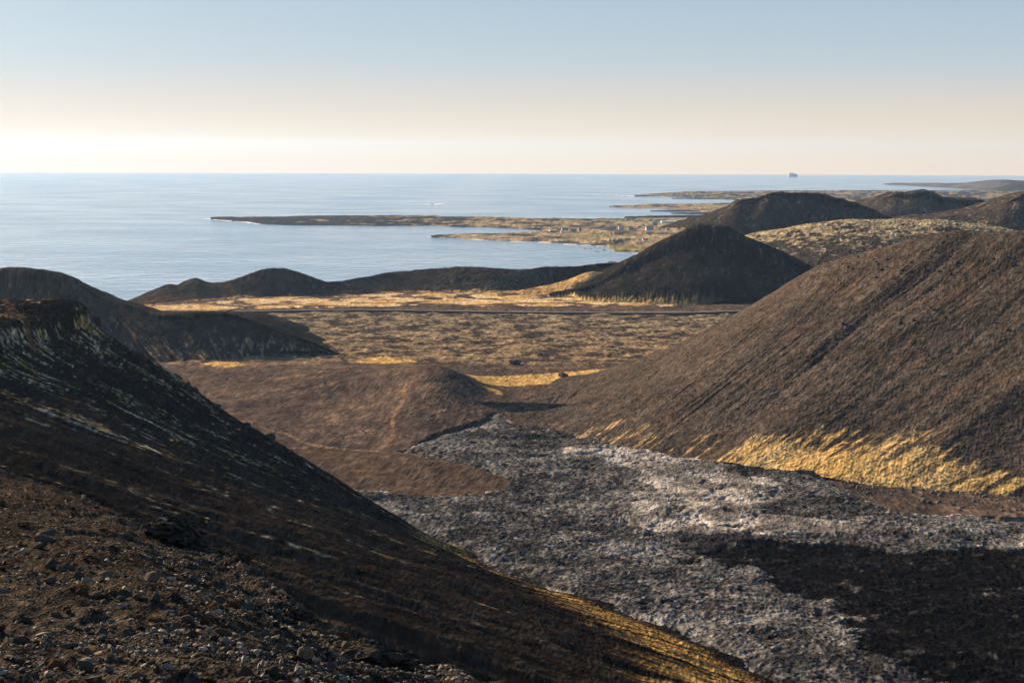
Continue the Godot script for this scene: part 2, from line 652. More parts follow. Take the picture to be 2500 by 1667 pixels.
# ---------------------------------------------------------------- hills between the plain and the sea
func scree(dark: Color, light: Color, moss: Color, amount: float, k: float) -> Callable:
	return func(p: Vector3, u: float, v: float, h: float, n: Vector3) -> Color:
		var a := n_a.get_noise_2d(p.x * 0.012 * k, p.z * 0.012 * k)
		var b := n_f.get_noise_2d(p.x * 0.6 * k, p.z * 0.4 * k)
		var c := dark.lerp(light, clampf(0.5 + a * 0.9 + b * 0.25, 0, 1))
		return c.lerp(moss, ss(0.25 - amount, 0.5 - amount, n_b.get_noise_2d(p.x * 0.03 * k, p.z * 0.02 * k) * 0.7 + b * 0.4))

func crest(rows_px: Array) -> Array:
	return rows_px

func build_coast_hills() -> void:
	var m := ground_material(0.8, 0.95, 6, 0.8, 0.0, 0.85)
	# skyline, foot: [px, sky py, sky distance, foot py, foot elevation]
	var rows := [[], [], [], [], [], []]
	for q in [[240, 775, 3500, 790], [308, 738, 3500, 744], [340, 725, 3520, 743], [374, 710, 3520, 742], [412, 695.5, 3520, 740], [432, 696, 3520, 739], [452, 686, 3520, 738], [478, 680, 3520, 736], [507, 690, 3520, 733], [544, 691, 3520, 729], [578, 681, 3520, 727], [612, 668, 3520, 725], [646, 657.5, 3520, 724], [677, 655, 3520, 722], [707, 659, 3520, 721], [748, 671, 3520, 720], [800, 686.5, 3560, 719], [838, 686, 3600, 719], [898, 677, 3650, 717], [927, 669, 3700, 716], [987, 663, 3760, 714], [1046, 657, 3760, 713], [1100, 652, 3760, 713], [1136, 652, 3760, 712], [1195, 654, 3760, 712], [1250, 657, 3760, 710], [1291, 656, 3760, 706], [1338, 650.5, 3800, 702], [1407, 651, 3800, 698], [1457, 645, 3800, 696], [1515, 640, 3800, 695], [1600, 632, 3800, 694]]:
		var top := at_d(q[0], q[1], q[2])
		var foot := on_v(q[0], q[3])
		rows[0].append(top + Vector3(0, -top.y - 18.0, -260))
		rows[1].append(top + Vector3(0, -top.y * 0.4, -110))
		rows[2].append(top)
		rows[3].append(top.lerp(foot, 0.35) + Vector3(0, 1.5, 0))
		rows[4].append(top.lerp(foot, 0.72) + Vector3(0, -1.0, 0))
		rows[5].append(foot + Vector3(0, -4, 30))
	var dk := Color(0.018, 0.017, 0.017)
	var g := loft(rows, 620, 90,
		func(p, u, v): return (n_a.get_noise_2d(p.x * 0.01, p.z * 0.01) * 2.5 + n_r.get_noise_2d(p.x * 0.035, p.z * 0.02) * 0.9) * ss(0.1, 0.5, v) + n_f.get_noise_2d(p.x * 0.3, p.z * 0.15) * 0.35,
		func(p: Vector3, u: float, v: float, h: float, n: Vector3) -> Color:
			var a: float = n_a.get_noise_2d(p.x * 0.008, p.z * 0.008)
			var b: float = n_f.get_noise_2d(p.x * 0.4, p.z * 0.2)
			var c: Color = dk.lerp(Color(0.055, 0.042, 0.034), clampf(0.45 + a + b * 0.2, 0, 1))
			var rocks: float = ss(0.32, 0.45, n_b.get_noise_2d(p.x * 0.02, p.z * 0.012))
			c = c.lerp(Color(0.018, 0.018, 0.019), rocks)
			var gold: float = ss(0.88, 0.93, v + a * 0.08)
			return c.lerp(Color(0.44, 0.30, 0.12), gold * clampf(0.8 + b, 0, 1)))
	show_grid(g, "coast_hills", m, "low dark hills and small cone between the straw fields and the sea", "hills", 1.4, 3.0)

# hills given by skyline and foot, each control column: [sky px, sky py, sky d, foot px, foot py, foot d]
func hill(cols: Array, bulge: float, nu: int, nv: int, hf: Callable, cf: Callable, called: String, label: String, m: Material, back := 0.10, tile := 1.5, sink := 6.0, long := 2.4) -> Grid:
	var rows := [[], [], [], [], [], [], []]
	for q in cols:
		var top := at_d(q[0], q[1], q[2])
		var foot := at_d(q[3], q[4], q[5])
		var away := Vector3(0, 0, -q[2] * back)
		rows[0].append(top + away * 2.2 + Vector3(0, minf(-(top.y - foot.y) * 1.05, -30), 0))
		rows[1].append(top + away + Vector3(0, minf(-(top.y - foot.y) * 0.42, -12), 0))
		rows[2].append(top)
		rows[3].append(top.lerp(foot, 0.25) + Vector3(0, bulge * 0.8, 0))
		rows[4].append(top.lerp(foot, 0.5) + Vector3(0, bulge * 0.35, 0))
		rows[5].append(top.lerp(foot, 0.78) + Vector3(0, -bulge * 0.35, 0))
		rows[6].append(foot + (foot - top) * Vector3(0.06, 0, 0.06) + Vector3(0, -sink, 0))
	var g := loft(rows, nu, nv, hf, cf)
	show_grid(g, called, m, label, "hill", tile, long)
	return g

func build_far_hills() -> void:
	var m := ground_material(0.8, 0.95, 8, 0.8, 0.0, 0.75)
	var rough := func(p, u, v): return n_a.get_noise_2d(p.x * 0.006, p.z * 0.006) * 5.0 + n_r.get_noise_2d(p.x * 0.02, p.z * 0.02) * 2.0 + n_f.get_noise_2d(p.x * 0.2, p.z * 0.2) * 0.4
	hill([[2060, 515, 6300, 2060, 556, 5900], [2110, 505, 6250, 2110, 556, 5900], [2140, 488, 6200, 2130, 556, 5900], [2182, 469, 6150, 2170, 556, 5880], [2204, 468.5, 6130, 2190, 556, 5880], [2231, 466, 6100, 2220, 556, 5880], [2256, 464, 6080, 2250, 556, 5880], [2281, 470, 6060, 2270, 556, 5880], [2303, 480, 6050, 2300, 556, 5880], [2342, 484.5, 6050, 2340, 556, 5880], [2383, 485, 6050, 2380, 556, 5880], [2417, 495, 6050, 2410, 556, 5880], [2440, 505, 6050, 2440, 556, 5880], [2480, 530, 6050, 2480, 556, 5880]],
		6.0, 240, 70, rough, scree(Color(0.016, 0.016, 0.017), Color(0.05, 0.041, 0.035), Color(0.16, 0.14, 0.10), 0.0, 0.6), "hill", "blue shaded rounded hill standing alone behind the mossy plateau", m)
	hill([[2270, 540, 5300, 2260, 572, 4930], [2298, 534, 5280, 2290, 572, 4930], [2340, 527, 5250, 2330, 572, 4930], [2389, 519, 5200, 2370, 572, 4930], [2430, 505, 5150, 2410, 572, 4930], [2458, 491, 5120, 2430, 572, 4930], [2486, 476, 5100, 2460, 572, 4930], [2500, 469, 5100, 2470, 572, 4930], [2560, 455, 5100, 2540, 572, 4930], [2640, 450, 5100, 2640, 572, 4930]],
		10.0, 150, 70, rough, scree(Color(0.02, 0.019, 0.019), Color(0.06, 0.048, 0.04), Color(0.26, 0.21, 0.15), -0.02, 0.6), "hill", "dark hill cut by the edge of the view, pale moss on its shoulder", m)
	hill([[1690, 560, 4900, 1690, 582, 4640], [1725, 546, 4900, 1720, 582, 4640], [1747, 530, 4900, 1735, 582, 4640], [1770, 519, 4890, 1750, 582, 4640], [1789, 502, 4880, 1760, 582, 4640], [1811, 488, 4870, 1780, 582, 4640], [1858, 483, 4860, 1815, 582, 4640], [1877, 473.5, 4850, 1835, 582, 4640], [1900, 470, 4840, 1860, 582, 4640], [1961, 471, 4820, 1920, 582, 4640], [2016, 475, 4800, 1980, 582, 4640], [2030, 479, 4800, 2000, 582, 4640], [2071, 491, 4800, 2060, 582, 4640], [2113, 506, 4800, 2120, 582, 4640], [2140, 522, 4800, 2150, 582, 4640], [2168, 535, 4800, 2180, 582, 4640], [2230, 560, 4800, 2230, 582, 4640]],
		14.0, 300, 90, rough, scree(Color(0.016, 0.016, 0.017), Color(0.05, 0.041, 0.035), Color(0.17, 0.15, 0.10), -0.08, 0.7), "hill", "dark flat-topped hill with rocky rim behind the cone", m)
	# the mossy plateau that slopes down in front of them
	var rows := [[], [], [], [], []]
	for q in [[1760, 590, 660], [1850, 567, 690], [1933, 555, 690], [2016, 541, 690], [2126, 536, 690], [2237, 537, 690], [2292, 535.5, 690], [2375, 544, 690], [2450, 557, 690], [2560, 585, 700]]:
		rows[0].append(at_d(q[0], q[1] + 22, 4600))
		rows[1].append(at_d(q[0], q[1], 4150))
		rows[2].append(at_d(q[0], lerpf(q[1], q[2], 0.2), 3950))
		rows[3].append(at_d(q[0] - 20, lerpf(q[1], q[2], 0.62), 3640))
		rows[4].append(at_d(q[0] - 50, q[2], 3380))
	show_grid(loft(rows, 460, 170,
		func(p, u, v): return n_a.get_noise_2d(p.x * 0.008, p.z * 0.008) * 3.0 + n_r.get_noise_2d(p.x * 0.04, p.z * 0.02) * 0.9 + n_f.get_noise_2d(p.x * 0.3, p.z * 0.2) * 0.4,
		func(p: Vector3, u: float, v: float, h: float, n: Vector3) -> Color:
			var a: float = n_a.get_noise_2d(p.x * 0.02, p.z * 0.008)
			var b: float = n_b.get_noise_2d(p.x * 0.07, p.z * 0.03)
			var moss: float = ss(-0.12, 0.2, a * 0.6 + b * 0.7 + lerpf(0.28, -0.42, ss(0.3, 0.85, v)))
			return Color(0.055, 0.046, 0.042).lerp(Color(0.36, 0.30, 0.19), moss)),
		"plateau", m, "sunlit plateau mottled with pale moss behind the great slope", "plateau", 1.5, 4.0)
	# the grassy apron that climbs to the cone
	var ap := [[], [], [], []]
	for q in [[1215, 718, 3560, 724], [1270, 709, 3600, 722], [1330, 698, 3640, 722], [1390, 681, 3660, 724], [1440, 664, 3670, 728], [1500, 668, 3680, 732]]:
		ap[0].append(at_d(q[0], q[1], q[2]) + Vector3(12, -25, -120))
		ap[1].append(at_d(q[0], q[1], q[2]))
		ap[2].append(at_d(q[0], lerpf(q[1], q[3], 0.5), q[2] - 90.0))
		ap[3].append(on_v(q[0], q[3]) + Vector3(0, -3, 0))
	show_grid(loft(ap, 130, 60,
		func(p, u, v): return n_a.get_noise_2d(p.x * 0.02, p.z * 0.02) * 1.2 + n_f.get_noise_2d(p.x * 0.3, p.z * 0.2) * 0.2,
		func(p, u, v, h, n): return Color(0.46, 0.30, 0.12).lerp(Color(0.10, 0.08, 0.06), ss(0.1, 0.35, n_b.get_noise_2d(p.x * 0.03, p.z * 0.012) + ss(0.3, 0.0, u) * 0.35 + ss(0.42, 0.3, v) * 0.3))),
		"grass_apron", m, "smooth golden grass apron climbing to the foot of the cone", "slope", 1.4, 3.0)
	# the cone
	hill([[1340, 716, 3500, 1350, 722, 3460], [1402, 705, 3500, 1393, 712, 3440], [1430, 693, 3525, 1420, 724, 3370], [1471, 674, 3525, 1450, 731, 3330], [1499, 657, 3525, 1480, 734, 3310], [1526, 638, 3525, 1510, 735, 3300], [1568, 617, 3525, 1550, 737, 3290], [1595, 598, 3525, 1575, 738, 3280], [1637, 577, 3525, 1605, 739, 3270], [1665, 563, 3525, 1630, 740, 3265], [1698, 551, 3525, 1660, 740, 3260], [1720, 549, 3525, 1690, 740, 3260], [1770, 552, 3525, 1745, 735, 3270], [1789, 560, 3525, 1775, 730, 3280], [1830, 580, 3525, 1830, 725, 3290], [1900, 608, 3525, 1910, 720, 3300], [1961, 638, 3500, 1980, 715, 3310], [1990, 654, 3500, 2020, 715, 3320], [2060, 690, 3500, 2080, 720, 3350]],
		-8.0, 420, 170,
		func(p, u, v): return n_a.get_noise_2d(p.x * 0.012, p.z * 0.012) * 1.6 + n_r.get_noise_2d(u * 20.0, v * 2.0) * -0.5 * ss(0.3, 0.5, v) + n_f.get_noise_2d(p.x * 0.35, p.z * 0.25) * 0.45 + 7.0 * ss(0.55, 0.75, u) * ss(0.64, 0.78, v + n_s.get_noise_2d(u * 9.0, 0.0) * 0.05),
		func(p: Vector3, u: float, v: float, h: float, n: Vector3) -> Color:
			var a: float = n_a.get_noise_2d(p.x * 0.012, p.z * 0.012)
			var b: float = n_f.get_noise_2d(p.x * 0.4, p.z * 0.3)
			var streak: float = n_a.get_noise_2d(u * 70.0, v * 5.0)
			var c: Color = Color(0.008, 0.0085, 0.010).lerp(Color(0.030, 0.025, 0.023), clampf(0.35 + a * 0.7 + streak * 0.3 + b * 0.25, 0, 1))
			var gold: float = ss(0.90, 0.965, v + streak * 0.09 + a * 0.03) * ss(0.72, 0.5, u)
			c = c.lerp(Color(0.40, 0.29, 0.12), gold)
			return c.lerp(Color(0.16, 0.14, 0.09), ss(0.25, 0.5, b * 0.5 + streak * 0.5) * 0.4),
		"cone_hill", "dark pointed cone of scree with golden grass round its foot", m, 0.09)

# ---------------------------------------------------------------- valley floor
func build_valley() -> void:
	var m := ground_material(0.55, 0.95, 9, 0.7, 0.0, 0.9)
	var fields := mask([plans([[320, 745], [480, 739], [560, 732], [640, 725], [760, 721], [850, 720], [960, 715], [1100, 714], [1250, 708], [1330, 700], [1400, 706], [1440, 728], [1520, 736], [1700, 742], [1640, 748], [1500, 741], [1420, 746], [1300, 748], [1150, 745], [1040, 742], [950, 748], [800, 750], [640, 752], [500, 757], [340, 759]])])
	var gold := mask([plans([[497, 889], [520, 884], [560, 883], [598, 886], [594, 893], [560, 898], [520, 895]]), plans([[866, 885], [900, 878], [940, 871], [1000, 877], [1028, 884], [980, 888], [900, 890]]),
		plans([[1120, 926], [1250, 915], [1400, 905], [1530, 893], [1480, 915], [1380, 930], [1250, 946], [1180, 951], [1140, 941]]), plans([[1170, 962], [1200, 958], [1235, 965], [1225, 972], [1195, 970]])], 300)
	var lines := [
		[[[410, 912], [455, 895], [505, 882], [520, 868], [550, 853], [600, 848], [680, 842], [757, 838], [800, 842], [830, 868], [845, 890]], 5.0],
		[[[1232, 985], [1236, 975], [1240, 962], [1180, 952]], 6.0]]
	var tr := []
	for l in lines:
		tr.append([plans(l[0]), l[1]])
	var tracks := track_mask(tr)
	var paths := track_mask([[plans([[1080, 985], [1010, 985], [988, 990], [985, 1005], [962, 1035], [958, 1060], [952, 1080], [930, 1097]]), 2.4], [plans([[640, 1040], [700, 1060], [745, 1078], [790, 1088], [850, 1096], [924, 1106]]), 3.4], [plans([[690, 1090], [760, 1089], [800, 1090]]), 3.0], [plans([[850, 885], [900, 905], [940, 930], [990, 950]]), 2.0]])
	var tongue := mask([plans([[600, 1078], [700, 1090], [790, 1093], [924, 1108], [1069, 1127], [1159, 1152], [1231, 1170], [1256, 1181], [1235, 1192], [1175, 1206], [1067, 1215], [850, 1205], [640, 1150]])], 160, 1)
	lava_body = mask([lava_outline()], 420, 3)
	var bumps := []   # [x, d, rise, rx, rd]
	for q in [[-112.0, 1900.0, 12.0, 55.0, 140.0], [-58.0, 1840.0, 19.0, 34.0, 130.0], [-165.0, 2010.0, 4.0, 80.0, 140.0], [-60.0, 1650.0, 5.0, 45.0, 110.0], [-45.0, 1400.0, 3.0, 70.0, 70.0]]:
		bumps.append(q)
	var rows := [[], [], [], [], [], [], [], [], []]
	var k := 0
	for d in [900.0, 1150.0, 1400.0, 1700.0, 2000.0, 2350.0, 2800.0, 3300.0, 3900.0]:
		for i in 7:
			var x := lerpf(-0.19 * d - 40.0, 0.24 * d + 40.0, i / 6.0)
			rows[k].append(Vector3(x, ve(d), -d))
		k += 1
	var hf := func(p: Vector3, _u: float, _v: float) -> float:
		var d := -p.z
		var h := ve(d) - p.y - 0.5
		for b in bumps:
			var dx: float = (p.x - b[0]) / b[3]
			var dd: float = (d - b[1]) / b[4]
			h += b[2] * exp(-(dx * dx + dd * dd))
		var mz := ss(2080.0, 2260.0, d + n_s.get_noise_2d(p.x * 0.01, 3.0) * 60.0) * ss(3080.0, 3020.0, d)
		h += n_a.get_noise_2d(p.x * 0.012, p.z * 0.006) * lerpf(1.6, 2.6, mz)
		h += (n_r.get_noise_2d(p.x * 0.02, p.z * 0.012) * 1.7 + n_b.get_noise_2d(p.x * 0.08, p.z * 0.05) * 0.8) * mz
		h += n_f.get_noise_2d(p.x * 0.8, p.z * 0.3) * lerpf(0.16, 0.35, mz)
		h -= 90.0 * maxf(ss(3180.0, 3330.0, d) * ss(-0.148, -0.157, p.x / d), ss(3440.0, 3540.0, d) * ss(-0.112, -0.122, p.x / d))
		return h - 5.0 * ss(0.75, 0.98, lava_body.at(p.x, d))
	var cf := func(p: Vector3, u: float, v: float, h: float, n: Vector3) -> Color:
		var d := -p.z
		var a := n_a.get_noise_2d(p.x * 0.012, p.z * 0.006)
		var b := n_b.get_noise_2d(p.x * 0.05, p.z * 0.018)
		var f := n_f.get_noise_2d(p.x * 0.8, p.z * 0.25)
		var wx := p.x + b * 8.0
		var wd := d + a * 40.0 + b * 14.0
		var c := Color(0.060, 0.049, 0.046).lerp(Color(0.145, 0.108, 0.090), clampf(0.5 + a * 0.7 + b * 0.4 + f * 0.2, 0, 1))
		c = c.lerp(Color(0.26, 0.165, 0.105), ss(0.3, 0.6, b + f * 0.25 + a * 0.3) * 0.6)
		var mz := ss(2080.0, 2260.0, wd) * ss(3100.0, 3030.0, d)
		if mz > 0.0:
			var moss := ss(-0.25, 0.25, n_b.get_noise_2d(p.x * 0.022, p.z * 0.016) * 0.75 + a * 0.35 + n_b.get_noise_2d(p.x * 0.075, p.z * 0.05) * 0.5 + f * 0.18)
			var t := ss(2900.0, 2300.0, d + a * 300.0)
			var mc := Color(0.30, 0.24, 0.165).lerp(Color(0.33, 0.235, 0.135), t * 0.8)
			c = c.lerp(Color(0.055, 0.046, 0.045).lerp(mc, moss), mz)
		if d > 2950.0:
			var g := fields.at(p.x + b * 10.0, d + a * 90.0 + b * 50.0)
			g *= ss(0.62, 0.3, absf(n_r.get_noise_2d(p.x * 0.006, p.z * 0.0045)) + f * 0.06)
			c = c.lerp(Color(0.70, 0.53, 0.31).lerp(Color(0.58, 0.37, 0.14), ss(-0.1, 0.3, a)), ss(0.3, 0.6, g))
		var gl := gold.at(wx, d + b * 10.0)
		if gl > 0.05:
			c = c.lerp(Color(0.60, 0.40, 0.15) * (0.9 + 0.3 * f), ss(0.25, 0.6, gl + f * 0.2))
		var tg := tongue.at(p.x, d)
		if tg > 0.02:
			c = c.lerp(Color(0.082, 0.061, 0.049).lerp(Color(0.10, 0.075, 0.06), clampf(0.5 + a * 0.9 + f * 0.25, 0, 1)).lerp(Color(0.30, 0.18, 0.09), ss(0.42, 0.62, n_b.get_noise_2d(p.x * 0.02, p.z * 0.02 + 7.0))), ss(0.1, 0.7, tg))
		var pt := paths.at(p.x + b * 2.0, d + f * 2.0)
		if pt > 0.05:
			c = c.lerp(Color(0.26, 0.175, 0.115), ss(0.15, 0.7, pt) * 0.8)
		var tk := tracks.at(p.x, d)
		if tk > 0.05:
			c = c.lerp(Color(0.085, 0.062, 0.05), ss(0.2, 0.7, tk))
		return c
	valley_h = hf
	var g := loft(rows, 560, 480, hf, cf)
	show_grid(g, "valley_floor", m, "brown valley floor with straw fields and mossy old lava", "ground", 0.7, 6.0)
	var st := StandardMaterial3D.new()
	st.vertex_color_use_as_albedo = true
	st.roughness = 0.85
	st.metallic_specular = 0.08
	strew(g, "valley_stones", "loose stones scattered over the brown valley floor", 26000, 0.3, 2.4, 27, st,
		func(p, u, v): return ss(2200.0, 2000.0, -p.z) * ss(1250.0, 1500.0, -p.z) * ss(0.0, 0.35, n_a.get_noise_2d(p.x * 0.02, p.z * 0.008)) * ss(0.3, 0.1, lava_body.at(p.x, -p.z)),
		func(r, p): return grey(r, 0.05, 0.3, 0.15), 4.0)

func track_mask(tr: Array) -> Mask:
	var polys := []
	for t in tr:
		var line: PackedVector2Array = t[0]
		for q in Geometry2D.offset_polyline(line, t[1] * 0.5, Geometry2D.JOIN_ROUND, Geometry2D.END_ROUND):
			polys.append(q)
	return mask(polys, 600, 1)

# ---------------------------------------------------------------- the fresh lava
func lava_outline() -> PackedVector2Array:
	return plans([[700, 1190], [850, 1196], [995, 1208], [1067, 1211], [1175, 1203], [1235, 1190], [1251, 1181], [1231, 1168], [1159, 1150], [1069, 1125], [1000, 1112], [924, 1107], [990, 1103], [1012, 1088], [1060, 1066], [1120, 1050], [1178, 1034], [1200, 1014], [1218, 1009], [1240, 1024], [1252, 1036], [1392, 1053], [1537, 1071], [1700, 1092], [1867, 1112], [1921, 1120], [1975, 1136], [2011, 1156], [2032, 1180], [2060, 1205], [2120, 1230], [2200, 1248], [2300, 1256], [2500, 1263], [2800, 1275], [3600, 1500], [3600, 2300], [2200, 2300], [1889, 1680], [1776, 1612], [1609, 1545], [1464, 1487], [1349, 1447], [1211, 1397], [1121, 1360], [900, 1290]])

func build_lava() -> void:
	var m := ground_material(1.0, 0.75, 10, 0.8, 0.0, 0.95)
	var outline := lava_outline()
	var body := lava_body
	var body2 := mask([outline], 120, 10)
	var plates := mask([plans([[1360, 1098], [1500, 1090], [1600, 1105], [1720, 1130], [1740, 1125], [1800, 1165], [1900, 1180], [1935, 1225], [1850, 1260], [1960, 1275], [2100, 1280], [2150, 1270], [2100, 1310], [1900, 1320], [1700, 1310], [1560, 1300], [1480, 1270], [1560, 1230], [1520, 1190], [1560, 1160], [1480, 1130], [1380, 1120]]), plans([[2400, 1330], [2500, 1310], [2560, 1330], [2450, 1350]])], 90, 5)
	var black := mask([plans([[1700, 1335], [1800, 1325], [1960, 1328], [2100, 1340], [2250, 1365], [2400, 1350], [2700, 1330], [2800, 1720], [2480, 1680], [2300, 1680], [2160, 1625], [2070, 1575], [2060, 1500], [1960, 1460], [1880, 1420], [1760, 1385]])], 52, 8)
	var rows := [[], [], [], [], [], [], []]
	var k := 0
	for d in [660.0, 760.0, 890.0, 1060.0, 1270.0, 1480.0, 1740.0]:
		for i in 7:
			rows[k].append(Vector3(lerpf(-0.075 * d - 30.0, 0.235 * d + 20.0, i / 6.0), ve(d), -d))
		k += 1
	var hf := func(p: Vector3, u: float, v: float) -> float:
		var d := -p.z
		var b := body.at(p.x + n_b.get_noise_2d(p.x * 0.05, p.z * 0.05) * 3.0, d + n_b.get_noise_2d(p.x * 0.05, p.z * 0.05 + 40.0) * 5.0)
		var h := ve(d) - p.y - 6.0 + ss(0.35, 0.6, b) * 6.6 + ss(0.5, 1.0, body2.at(p.x, d)) * 2.0
		var pl := plates.at(p.x, d)
		var sm := ss(0.45, 0.7, pl + n_b.get_noise_2d(p.x * 0.02, p.z * 0.014) * 0.45)
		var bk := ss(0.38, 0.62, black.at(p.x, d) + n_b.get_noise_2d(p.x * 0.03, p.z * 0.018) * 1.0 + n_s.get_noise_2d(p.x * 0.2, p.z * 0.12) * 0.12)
		var wx := p.x + n_b.get_noise_2d(p.x * 0.04, p.z * 0.03) * 5.0
		var wz := p.z + n_b.get_noise_2d(p.x * 0.04 + 30.0, p.z * 0.03) * 7.0
		h += n_a.get_noise_2d(p.x * 0.012, p.z * 0.009) * 2.4
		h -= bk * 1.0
		h -= n_r.get_noise_2d(wx * 0.032, wz * 0.022) * lerpf(1.0, 0.35, sm)
		h -= n_r.get_noise_2d(wx * 0.12 + 7.0, wz * 0.075) * lerpf(0.65, 0.14, sm)
		h -= n_r.get_noise_2d(wx * 0.34 + 3.0, wz * 0.2) * lerpf(0.40, 0.07, sm)
		h += n_f.get_noise_2d(p.x * 1.3, p.z * 0.6) * lerpf(lerpf(0.16, 0.4, bk), 0.04, sm)
		if sm > 0.05:   # long cracks through the smooth crust
			h -= ss(0.10, 0.02, absf(n_a.get_noise_2d(wx * 0.016 + 4.0, wz * 0.010))) * 1.0 * sm
		return h
	var cf := func(p: Vector3, u: float, v: float, h: float, n: Vector3) -> Color:
		var d := -p.z
		var a := n_a.get_noise_2d(p.x * 0.03, p.z * 0.018)
		var f := n_f.get_noise_2d(p.x * 0.7, p.z * 0.35)
		var sm := ss(0.45, 0.7, plates.at(p.x, d) + n_b.get_noise_2d(p.x * 0.02, p.z * 0.014) * 0.45)
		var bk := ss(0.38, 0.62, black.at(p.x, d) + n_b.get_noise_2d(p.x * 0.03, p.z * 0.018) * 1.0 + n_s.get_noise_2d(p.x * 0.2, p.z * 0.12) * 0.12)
		var mid := n_b.get_noise_2d(p.x * 0.009, p.z * 0.005)
		var c := Color(0.020, 0.0205, 0.024).lerp(Color(0.215, 0.213, 0.216), ss(-0.42, 1.0, a * 0.6 + f * 0.3 + mid * 0.5 + n_s.get_noise_2d(p.x * 0.3, p.z * 0.15) * 0.3 + ss(0.30, 0.0, u) * 0.3))
		var pale := ss(-0.25, 0.45, n_b.get_noise_2d(p.x * 0.03 + 9.0, p.z * 0.010) + a * 0.5 + f * 0.15)
		c = c.lerp(Color(0.12, 0.114, 0.11).lerp(Color(0.38, 0.355, 0.33), pale), sm * 0.9)
		var edge := body.at(p.x, d)   # smooth lobes squeezed out along the margin
		c = c.lerp(Color(0.30, 0.29, 0.285), ss(0.4, 0.6, edge) * ss(0.995, 0.86, edge) * ss(-0.35, 0.2, a + f * 0.4) * 0.8)
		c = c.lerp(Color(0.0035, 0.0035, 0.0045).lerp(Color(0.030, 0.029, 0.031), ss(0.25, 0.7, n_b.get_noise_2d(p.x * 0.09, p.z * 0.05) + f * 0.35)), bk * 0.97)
		return c
	var g := loft(rows, 640, 720, hf, cf)
	show_grid(g, "lava_field", m, "fresh grey lava field with pale crust plates filling the valley", "lava", 0.42, 4.5)
	var crust := StandardMaterial3D.new()
	crust.vertex_color_use_as_albedo = true
	crust.roughness = 0.6
	crust.metallic_specular = 0.02
	strew(g, "lava_blocks", "broken blocks and slabs of crust lying all over the lava field", 26000, 0.2, 1.2, 25, crust,
		func(p, u, v): return ss(0.5, 0.7, body.at(p.x, -p.z)) * lerpf(1.0, 0.06, ss(0.45, 0.7, plates.at(p.x, -p.z) + n_b.get_noise_2d(p.x * 0.02, p.z * 0.014) * 0.45)),
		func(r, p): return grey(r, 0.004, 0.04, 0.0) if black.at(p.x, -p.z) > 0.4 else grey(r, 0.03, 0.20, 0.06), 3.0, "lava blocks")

# ---------------------------------------------------------------- hills at the sides of the valley
func build_left_hill() -> void:
	var m := ground_material(0.8, 0.95, 12, 0.8, 0.0, 0.9)
	var cols := []
	# skyline point and where the slope below it ends
	for q in [[-160, 655, 2470, 60, 885, 2240], [-60, 654, 2450, 150, 880, 2240], [0, 654, 2430, 210, 876, 2245], [44, 653, 2420, 255, 872, 2245], [78, 656, 2410, 290, 872, 2240], [133, 664, 2405, 330, 874, 2230], [170, 676, 2400, 355, 878, 2220], [204, 693, 2390, 380, 884, 2200], [238, 712, 2380, 400, 893, 2170], [272, 726, 2370, 425, 899, 2160], [306, 738, 2355, 450, 897, 2165], [340, 751, 2340, 475, 891, 2180], [374, 764, 2330, 500, 882, 2195], [440, 763, 2310, 520, 870, 2205], [527, 761, 2315, 555, 856, 2240], [578, 767, 2320, 605, 849, 2260], [646, 790, 2320, 665, 846, 2275], [697, 814, 2320, 712, 843, 2285], [758, 838, 2320, 768, 846, 2300], [815, 858, 2300, 815, 866, 2275], [880, 888, 2240, 880, 894, 2215]]:
		cols.append(q)
	hill(cols, 3.0, 420, 200,
		func(p, u, v): return n_a.get_noise_2d(p.x * 0.01, p.z * 0.01) * 3.0 + n_r.get_noise_2d(u * 14.0, v * 1.2) * -1.4 * ss(0.3, 0.45, v) + n_b.get_noise_2d(p.x * 0.05, p.z * 0.04) * 0.8 + n_f.get_noise_2d(p.x * 0.5, p.z * 0.3) * 0.3,
		func(p: Vector3, u: float, v: float, h: float, n: Vector3) -> Color:
			var a: float = n_a.get_noise_2d(p.x * 0.012, p.z * 0.012)
			var f: float = n_f.get_noise_2d(p.x * 0.5, p.z * 0.3)
			var s: float = n_a.get_noise_2d(u * 75.0, v * 5.0)
			var c: Color = Color(0.018, 0.017, 0.018).lerp(Color(0.060, 0.047, 0.038), clampf(0.4 + a * 0.6 + s * 0.4 + f * 0.2, 0, 1))
			var moss: float = ss(0.12, 0.4, s * 0.8 + f * 0.2 + lerpf(-0.3, 0.12, ss(0.5, 0.95, v)))
			c = c.lerp(Color(0.27, 0.205, 0.115), moss * 0.7)
			return c,
		"ridge", "dark streaked ridge sloping down to the valley, sea behind it", m, 0.08, 1.0)

